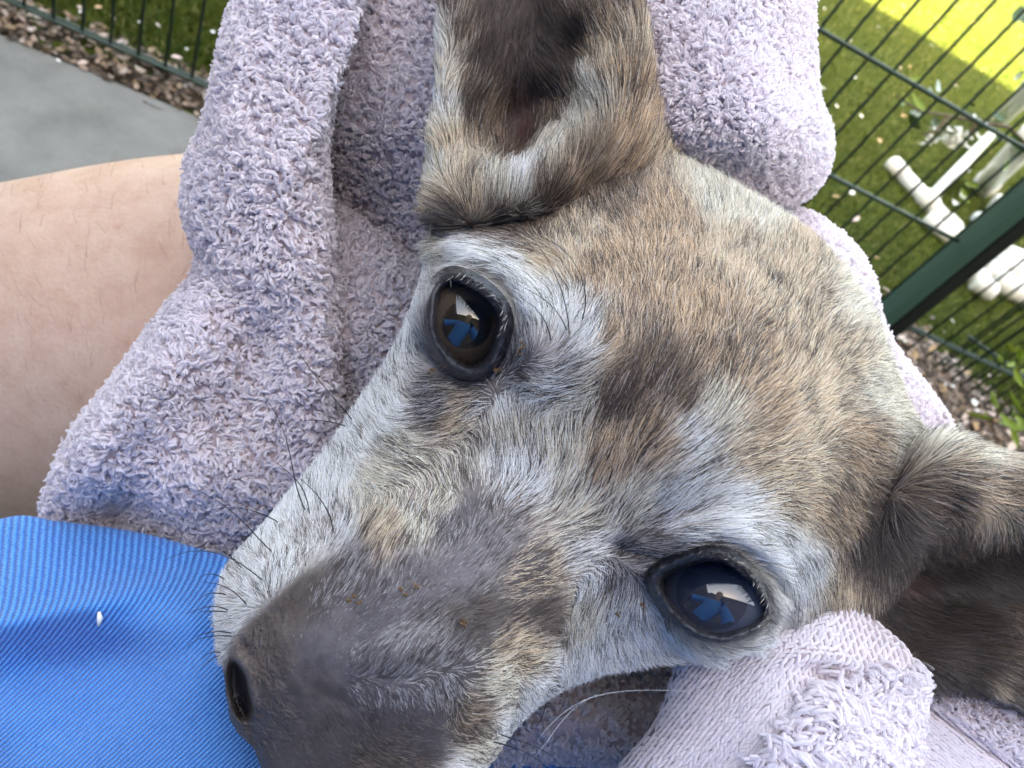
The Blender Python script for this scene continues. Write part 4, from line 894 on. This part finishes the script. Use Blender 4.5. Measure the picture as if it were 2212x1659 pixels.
for (cx, cy, d, r, look, E, lab) in ((1012, 700, .1430, .0096, (900, 750), E1, 'dark shiny eye mirroring a white patch of sky'),
                                     (1540, 1288, .1412, .0106, (1500, 1100), E2, 'cloudy bluish eye mirroring the blue clothing')):
    o, c = eyeball(cx, cy, d, r, look, E, lab); eyeobs.append((o, c, r, E))
    # lid: a band that starts on the ball and runs out over the skin, under the fur
    rows = [(-5, .002), (-2, .060), (2, .11), (7, .13), (12, .12), (18, .085), (26, .0), (32, -.06)]
    V = []; n = len(E); cen = E.mean(0); front = TPS(head_fr, .00005); bl = (cx, cy, d, r)
    for k, (off, h) in enumerate(rows):
        v = E - cen; q = E + v / np.linalg.norm(v, axis=1, keepdims=True) * off
        bd = ball_depth(q[:, 0], q[:, 1], bl); sk = head_mod(q[:, 0], q[:, 1], front(q[:, 0], q[:, 1]))
        base = np.where(bd < 50, np.minimum(bd, sk + (2.0 if off < 0 else 0)), sk) if off > 0 else np.where(bd < 50, bd, sk)
        p0 = at(q[:, 0], q[:, 1], base / 100); wv = .035 * noise3(p0, 420, 90 + k) + .03 * noise3(p0, 1100, 95 + k)
        V.append(at(q[:, 0], q[:, 1], (base - h - wv * (k > 1)) / 100))
    V = np.concatenate(V); m = len(rows)
    Fc = [(i * n + j, i * n + (j + 1) % n, (i + 1) * n + (j + 1) % n, (i + 1) * n + j) for i in range(m - 1) for j in range(n)]
    mesh_obj('eyelid', V, Fc, M_lid, DOG)

# ears: cups with a hollow front
def ear(name, ol, cen, fr, back, n=300):
    b = Blob(ol, cen, fr, back, n, 110, ex=9.0, smooth=.0001, nback=24); return b
EARA = ear('ear', [(948, 476, 16.2), (934, 425, 16.4), (938, 330, 16.6), (948, 230, 16.8), (950, 120, 17), (958, 0, 17.2), (985, -150, 17.6), (1060, -310, 18), (1165, -390, 18.2), (1260, -310, 18), (1340, -150, 17.6), (1372, -10, 17.4), (1388, 90, 17.2),
    (1402, 220, 17.2), (1422, 310, 17.4), (1436, 390, 17.8), (1370, 450, 17.6), (1280, 480, 17.2), (1190, 478, 16.8), (1100, 474, 16.2), (1010, 492, 16.0)], (1150, 180),
    [(975, 0, 16.4), (965, 200, 16.1), (960, 330, 15.7), (975, 430, 15.4), (1060, 445, 15.1), (1130, 430, 15.0), (1190, 385, 15.1), (1260, 330, 15.5), (1250, 420, 15.8), (1330, 400, 16.2), (1340, 300, 15.9), (1400, 350, 16.6), (1390, 250, 16.3), (1370, 60, 16.5), (1350, -120, 17), (1010, -120, 16.9),
     (1315, 180, 16.0), (1290, 50, 17.0), (1280, 250, 16.2), (1215, 225, 17.9), (1180, 290, 17.6), (1245, 120, 17.8), (1230, -50, 18.0), (1060, 120, 17.9), (1050, 250, 18.0), (1015, 90, 17.3), (1018, 210, 17.3), (1005, -50, 17.6), (1120, 200, 18.2), (1130, 300, 18.2), (1110, 350, 17.3), (1170, 320, 16.9), (1020, 330, 17.0), (1020, 390, 15.7), (1100, 395, 15.6), (1150, 60, 18.2), (1150, -100, 18.2), (1150, -300, 18), (1200, 150, 17.6)], 20.5)
EARB = ear('ear', [(1845, 1285, 17.6), (1850, 1180, 17.6), (1900, 1060, 17.4), (1980, 980, 17.2), (2035, 962, 17.2), (2110, 978, 17.3), (2212, 1012, 17.5), (2350, 1080, 17.8), (2500, 1200, 18.2), (2620, 1400, 18.6), (2570, 1570, 18.6), (2400, 1600, 18.3), (2212, 1518, 18),
    (2110, 1478, 17.8), (2030, 1464, 17.7), (1978, 1452, 17.6), (1935, 1400, 17.6), (1885, 1335, 17.6)], (2130, 1260),
    [(1900, 1130, 15.9), (2000, 1040, 15.7), (2100, 1060, 15.9), (2200, 1060, 16.7), (2200, 1175, 18.5), (2330, 1120, 16.8), (2330, 1220, 18.8), (2050, 1095, 16.3), (1960, 1110, 15.7), (2140, 1085, 16.6), (1900, 1250, 17.9), (1960, 1230, 18.4), (2050, 1220, 18.6), (2150, 1230, 18.8), (2250, 1300, 18.9), (1960, 1330, 18.3), (2050, 1340, 18.4), (2150, 1350, 18.4),
     (2000, 1420, 17.2), (2080, 1440, 17.1), (2180, 1470, 17.3), (2300, 1500, 17.8), (2450, 1400, 18.6), (1880, 1200, 17.0), (1900, 1310, 17.7)], 20.5)
def ear_attrs(b, inner, red, dark, seed):
    x, y = b.px.ravel(), b.py.ravel(); d = poly_dist(x, y, smooth_closed(inner, 60)); k = 1 / (1 + np.exp(d / 14.0))[:, None]
    rd = np.exp(-((x - red[0]) / red[2]) ** 2 - ((y - red[1]) / red[3]) ** 2)[:, None]
    col = np.array([.22, .17, .13]) * (1 - k) + np.array(dark) * k
    col = col * (1 - rd) + np.array([.065, .022, .016]) * rd
    col = col * (1 + .3 * noise3(b.V, 160, seed)[:, None]); return col
inA = [(1000, -160), (985, 60), (1000, 160), (1040, 260), (1075, 340), (1100, 365), (1140, 350), (1180, 300), (1240, 240), (1285, 150), (1300, 0), (1280, -160)]
inB = [(1880, 1200), (1960, 1175), (2040, 1150), (2110, 1130), (2212, 1170), (2330, 1260), (2330, 1420), (2200, 1420), (2060, 1410), (1970, 1370), (1900, 1300)]
EAO = mesh_obj('ear', EARA.V, EARA.faces(), M_skin, DOG, attrs={'tint': np.clip(ear_attrs(EARA, inA, (1130, 290, 60, 70), (.085, .060, .050), 5), .004, .8), 'leather': np.zeros(len(EARA.V))}); EAO['label'] = 'upright ear with its hollow open to the viewer'
EBO = mesh_obj('ear', EARB.V, EARB.faces(), M_skin, DOG, attrs={'tint': np.clip(ear_attrs(EARB, inB, (1950, 1270, 60, 40), (.014, .010, .009), 6), .004, .8), 'leather': np.zeros(len(EARB.V))}); EBO['label'] = 'dark brown ear folded down to the side'  # hollow tinted near black, its shade put into the skin colour
coatA = Shep([(a, b, *PAL[c], dk, ln, de, 0, 0, 0) for a, b, c, dk, ln, de in [
    (950, 100, 'W', .05, 5, 1), (945, 250, 'W', .05, 5, 1), (940, 380, 'C', .1, 6, 1), (940, 460, 'S', .25, 6, 1), (985, 0, 'B', .5, 6, .7), (990, 100, 'B', .5, 6, .5), (995, 200, 'B', .4, 6, .5), (1010, 250, 'E', .4, 6, .4), (1060, 150, 'E', .4, 6, .3), (1120, 100, 'E', .3, 6, .25), (1190, 150, 'E', .3, 6, .25), (1200, 30, 'E', .3, 6, .3), (1030, 150, 'E', .4, 6, .4), (962, 100, 'C', .2, 4, 1), (962, 200, 'C', .2, 4, 1), (960, 290, 'C', .25, 6, .9), (965, 340, 'S', .2, 7, 1), (1020, 290, 'B', .5, 6, .6),
    (1010, 360, 'S', .2, 8, 1), (1050, 400, 'C', .2, 9, 1), (1120, 395, 'W', .15, 10, 1), (1165, 360, 'C', .2, 10, 1), (1090, 440, 'C', .35, 8, 1), (1010, 440, 'S', .3, 7, 1), (1180, 430, 'B', .5, 7, 1), (1250, 430, 'T', .35, 7, 1), (1330, 420, 'T', .3, 7, 1), (1400, 370, 'S', .25, 7, 1), (1080, 470, 'D', .6, 6, 1), (980, 480, 'D', .5, 6, 1),
    (1245, 305, 'C', .2, 10, 1), (1300, 240, 'C', .25, 10, 1), (1215, 230, 'B', .4, 7, .4), (1190, 300, 'B', .4, 7, .5), (1240, 150, 'E', .4, 8, .35), (1270, 90, 'E', .5, 8, .5), (1310, 150, 'S', .3, 9, .95), (1300, 100, 'T', .35, 9, 1), (1340, 200, 'T', .4, 8, 1), (1370, 280, 'T', .3, 8, 1), (1270, 350, 'B', .3, 8, 1), (1340, 350, 'T', .3, 8, 1), (1360, 20, 'B', .35, 8, 1), (1385, 100, 'S', .3, 7, 1), (1250, 20, 'B', .4, 8, .4), (1310, 20, 'B', .4, 8, 1),
    (1050, 60, 'D', .3, 6, .35), (1100, 50, 'D', .3, 6, .25), (1120, 200, 'E', .4, 6, .2), (1130, 300, 'D', .4, 5, .06), (1060, 260, 'B', .3, 6, .4), (1180, 80, 'E', .4, 7, .3), (1150, -100, 'B', .4, 7, .4), (1100, 350, 'B', .3, 6, .15)]], 14, 2.4)
flowA = Shep([(950, 100, -.6, -.8), (945, 300, -.7, -.7), (940, 440, -.8, -.5), (1000, 0, .4, -.9), (1000, 150, .5, -.85), (1000, 280, .3, -.9), (1010, 360, .3, -.95), (1050, 410, .0, -1), (1120, 400, .1, -1), (1170, 370, .1, -1), (1090, 460, .1, -1), (1200, 420, -.2, -1),
    (1230, 300, -.35, -.95), (1280, 220, -.55, -.85), (1250, 120, -.6, -.8), (1310, 80, -.4, -.9), (1350, 220, -.2, -1), (1390, 150, .25, -1), (1395, 260, .35, -.95), (1370, 0, .1, -1), (1300, 350, .1, -1), (1100, 50, .2, -1), (1150, 250, .0, -1), (1150, -200, 0, -1)], 20, 2.2)
coatB = Shep([(a, b, *PAL[c], dk, ln, de, 0, 0, 0) for a, b, c, dk, ln, de in [  # hairs in the hollow coloured dark too, for the shade inside
    (2000, 975, 'C', .15, 8, 1), (2080, 980, 'C', .1, 8, 1), (2200, 1020, 'C', .12, 8, 1), (2050, 1020, 'S', .35, 8, 1), (2150, 1050, 'T', .4, 9, 1), (2000, 1060, 'B', .4, 9, 1), (2080, 1080, 'T', .4, 9, 1), (2180, 1090, 'S', .3, 9, 1), (2120, 1095, 'S', .3, 9, 1), (1950, 1120, 'D', .5, 9, 1), (2020, 1115, 'B', .5, 10, 1), (1900, 1160, 'D', .5, 9, 1),
    (2060, 1135, 'B', .5, 10, .9), (1990, 1160, 'D', .5, 8, .8), (1880, 1230, 'G', .5, 9, .5), (1880, 1290, 'K', .5, 7, .6), (1950, 1250, 'E', .3, 7, .08), (1920, 1300, 'E', .5, 11, .3), (2050, 1230, 'E', .4, 6, .08), (2150, 1250, 'E', .4, 6, .10), (2120, 1190, 'E', .4, 6, .2), (2210, 1200, 'E', .4, 6, .15), (2000, 1330, 'E', .5, 10, .25), (1960, 1380, 'E', .5, 10, .5), (2080, 1380, 'E', .5, 10, .4), (2190, 1370, 'B', .5, 10, .35),
    (2000, 1440, 'D', .5, 8, 1), (2080, 1450, 'E', .4, 9, 1), (2180, 1460, 'E', .35, 9, 1), (2120, 1480, 'S', .3, 7, 1), (2212, 1510, 'S', .3, 8, 1), (2300, 1400, 'E', .4, 9, 1)]], 14, 2.4)
flowB = Shep([(2000, 970, .85, -.4), (2100, 985, .9, -.1), (2200, 1020, .95, .15), (2000, 1060, .95, .15), (2150, 1060, .9, .3), (1950, 1120, .8, .6), (2050, 1120, .5, .85), (2130, 1110, .3, .9), (1900, 1160, .6, .8), (1880, 1250, .9, .35), (1900, 1310, .9, .45), (1960, 1300, .9, .5), (2000, 1350, .8, .6), (2080, 1400, .75, .65), (2180, 1420, .8, .6), (2000, 1440, .7, .6), (2120, 1480, .8, .6), (2212, 1500, .85, .5), (2100, 1250, .8, .4)], 20, 2.2)
fur(EARA, NF // 3, coatA, flowA, 'ear_fur', inview, rad=.000055, lift=.32, lscale=.85, facing=-.6)
fur(EARB, NF // 4, coatB, flowB, 'ear_fur', inview, rad=.000055, lift=.32, lscale=.85, facing=-.6)

# brow and side lashes: short stiff hairs that lean over the ball
def lashes():
    for (o, c, r, E), arc, out in zip(eyeobs, ((2, 34), (16, 50)), (1, 1)):
        cen = E.mean(0); idx = np.linspace(arc[0], arc[1], 150) + rng.normal(0, .6, 150); e = np.stack([np.interp(idx % len(E), np.arange(len(E)), E[:, k]) for k in (0, 1)], 1)
        v = norm(e - cen); q0 = e + v * (8 + 14 * rng.random((len(e), 1))); tdir = np.stack([-v[:, 1], v[:, 0]], 1)
        dep = TPS(head_fr, .00005)
        p0 = at(q0[:, 0], q0[:, 1], head_mod(q0[:, 0], q0[:, 1], dep(q0[:, 0], q0[:, 1])) / 100)
        L = 10 + 14 * rng.random((len(e), 1)); dirn = norm(-v * .6 + tdir * np.sign((tdir * np.array([-.7, .3])).sum(1, keepdims=True)) * .8 + rng.normal(0, .2, v.shape))
        q1 = q0 + dirn * L; t = np.linspace(0, 1, 5)[None, :, None]
        base = at(q0[:, 0], q0[:, 1], .1); dv = at(q1[:, 0], q1[:, 1], .1) - base; dv *= 1.3
        toc = norm(CAM - p0)
        P = p0[:, None] + dv[:, None] * t + toc[:, None] * (.0026 * np.sin(t * 2.0))
        C = np.where(rng.random((len(e), 1, 1)) < .12, np.array([.5, .45, .4]), np.array([.04, .035, .04])) * np.ones((1, 5, 1))
        curves_obj('eyelash', P, np.ones(P.shape[:2]) * .00006 * np.array([1, .9, .75, .5, .2]), C, M_fur, DOG)
lashes()

# long whiskers, one by one: picture points root -> tip with depths
def whisk(pts, r=.00011, m=None):
    p = np.array(pts, float); t = np.linspace(0, 1, len(p)); tt = np.linspace(0, 1, 12)
    # smooth through the points
    co = [np.polyfit(t, p[:, k], min(len(p) - 1, 3)) for k in range(3)]
    q = np.stack([np.polyval(c, tt) for c in co], 1)
    o = tube('whisker', at(q[:, 0], q[:, 1], q[:, 2] / 100), r * np.linspace(1, .25, 12), m or M_whisk, DOG, 5); return o
D1 = 12.6
for w_ in [[(658, 1100, 12.7), (640, 1040, 12.2), (618, 960, 11.9), (600, 900, 11.8), (540, 825, 11.8)], [(668, 1108, 12.7), (650, 1050, 12.3), (620, 1018, 12.1), (585, 985, 12)], [(720, 1150, 12.0), (700, 1090, 11.7), (665, 1048, 11.6), (648, 1036, 11.6)],
           [(600, 1128, 13.2), (560, 1108, 12.8), (500, 1096, 12.6), (440, 1110, 12.6)], [(585, 1190, 12.7), (548, 1150, 12.3), (505, 1110, 12.1), (460, 1075, 12.1), (395, 1050, 12.1)], [(566, 1252, 12.3), (525, 1222, 12.0), (480, 1198, 11.9), (420, 1190, 12.0), (356, 1210, 12.1)], [(520, 1225, 12.8), (480, 1190, 12.4), (440, 1185, 12.3), (410, 1225, 12.3)],
           [(532, 1305, 12.0), (500, 1275, 11.9), (470, 1262, 11.9), (438, 1258, 12)], [(492, 1318, 12.7), (455, 1310, 12.4), (425, 1318, 12.4), (400, 1325, 12.5)], [(490, 1322, 12.7), (450, 1320, 12.5), (430, 1323, 12.5)], [(488, 1284, 13), (450, 1283, 12.7), (428, 1300, 12.7)], [(500, 1368, 12.3), (462, 1365, 12.2), (430, 1372, 12.2), (412, 1382, 12.3)],
           [(500, 1374, 12.3), (462, 1374, 12.2), (425, 1382, 12.3), (405, 1400, 12.4)], [(478, 1410, 12.6), (455, 1410, 12.5), (432, 1425, 12.5)], [(482, 1418, 12.6), (460, 1422, 12.5), (430, 1448, 12.5)], [(484, 1250, 13.2), (455, 1240, 12.9), (430, 1250, 12.9)],
           [(760, 905, 14.4), (700, 835, 14.0), (665, 790, 13.8), (632, 740, 13.8)], [(745, 920, 14.4), (690, 908, 14.0), (640, 912, 13.9)],
           [(1230, 720, 12.3), (1215, 640, 11.9), (1190, 570, 11.8), (1145, 510, 12.0), (1100, 475, 12.4)], [(1258, 690, 12.4), (1262, 620, 12.0), (1235, 560, 12.0), (1190, 520, 12.2)], [(1224, 712, 12.4), (1200, 670, 12.1), (1165, 640, 12.1), (1110, 610, 12.4)], [(1190, 735, 12.4), (1175, 690, 12.2), (1150, 660, 12.2), (1120, 640, 12.3)],
           [(1060, 1578, 12.9), (1120, 1600, 12.6), (1180, 1625, 12.6), (1220, 1670, 12.7)], [(1055, 1600, 12.9), (1110, 1615, 12.6), (1160, 1640, 12.6), (1190, 1680, 12.7)], [(1180, 1518, 13.4), (1172, 1545, 13.2), (1155, 1575, 13.2)]]:
    whisk(w_)
for w_ in [[(1160, 1600, 12.9), (1230, 1530, 12.4), (1330, 1495, 12.3), (1500, 1495, 12.5)], [(1150, 1640, 12.9), (1190, 1590, 12.6), (1230, 1540, 12.5), (1290, 1500, 12.6)]]:
    whisk(w_, .00007, M_whiskw)

# brown crumbs on the bridge of the muzzle and dried tear at the lids
crust = [(765, 1292, 11.0), (752, 1296, 11.05), (780, 1300, 11.0), (1000, 1338, 10.95), (1010, 1346, 11.0), (868, 1276, 11.05), (880, 1282, 11.05), (900, 1268, 11.1), (1126, 748, 12.6), (1122, 760, 12.6), (1070, 796, 12.75), (938, 803, 13.3), (958, 790, 13.3), (1385, 1310, 13.5), (1340, 1328, 13.4)]
surf = TPS(head_fr, .00005)
V = []; Fc = []
for (cx, cy, d) in crust:
    for _ in range(4):
        qx, qy = cx + random.gauss(0, 5), cy + random.gauss(0, 4); dd = head_mod(np.array([qx]), np.array([qy]), surf(np.array([qx]), np.array([qy])))[0] - .06
        p = at(qx, qy, dd / 100.); b = len(V); M = Euler([random.random() * 6 for _ in range(3)]).to_matrix(); s = random.uniform(.00015, .00045)
        for q in ((1, 0, 0), (-1, 0, 0), (0, 1, 0), (0, -1, 0), (0, 0, .6), (0, 0, -.6)): V.append(p + np.array(M @ (Vector(q) * s)))
        for f in ((0, 2, 4), (2, 1, 4), (1, 3, 4), (3, 0, 4), (2, 0, 5), (1, 2, 5), (3, 1, 5), (0, 3, 5)): Fc.append(tuple(b + i for i in f))
M_crust = mat('crust', (.15, .085, .045), .8, .2)
cr = mesh_obj('crumbs', V, Fc, M_crust, DOG, smooth=False); cr['kind'] = 'stuff'
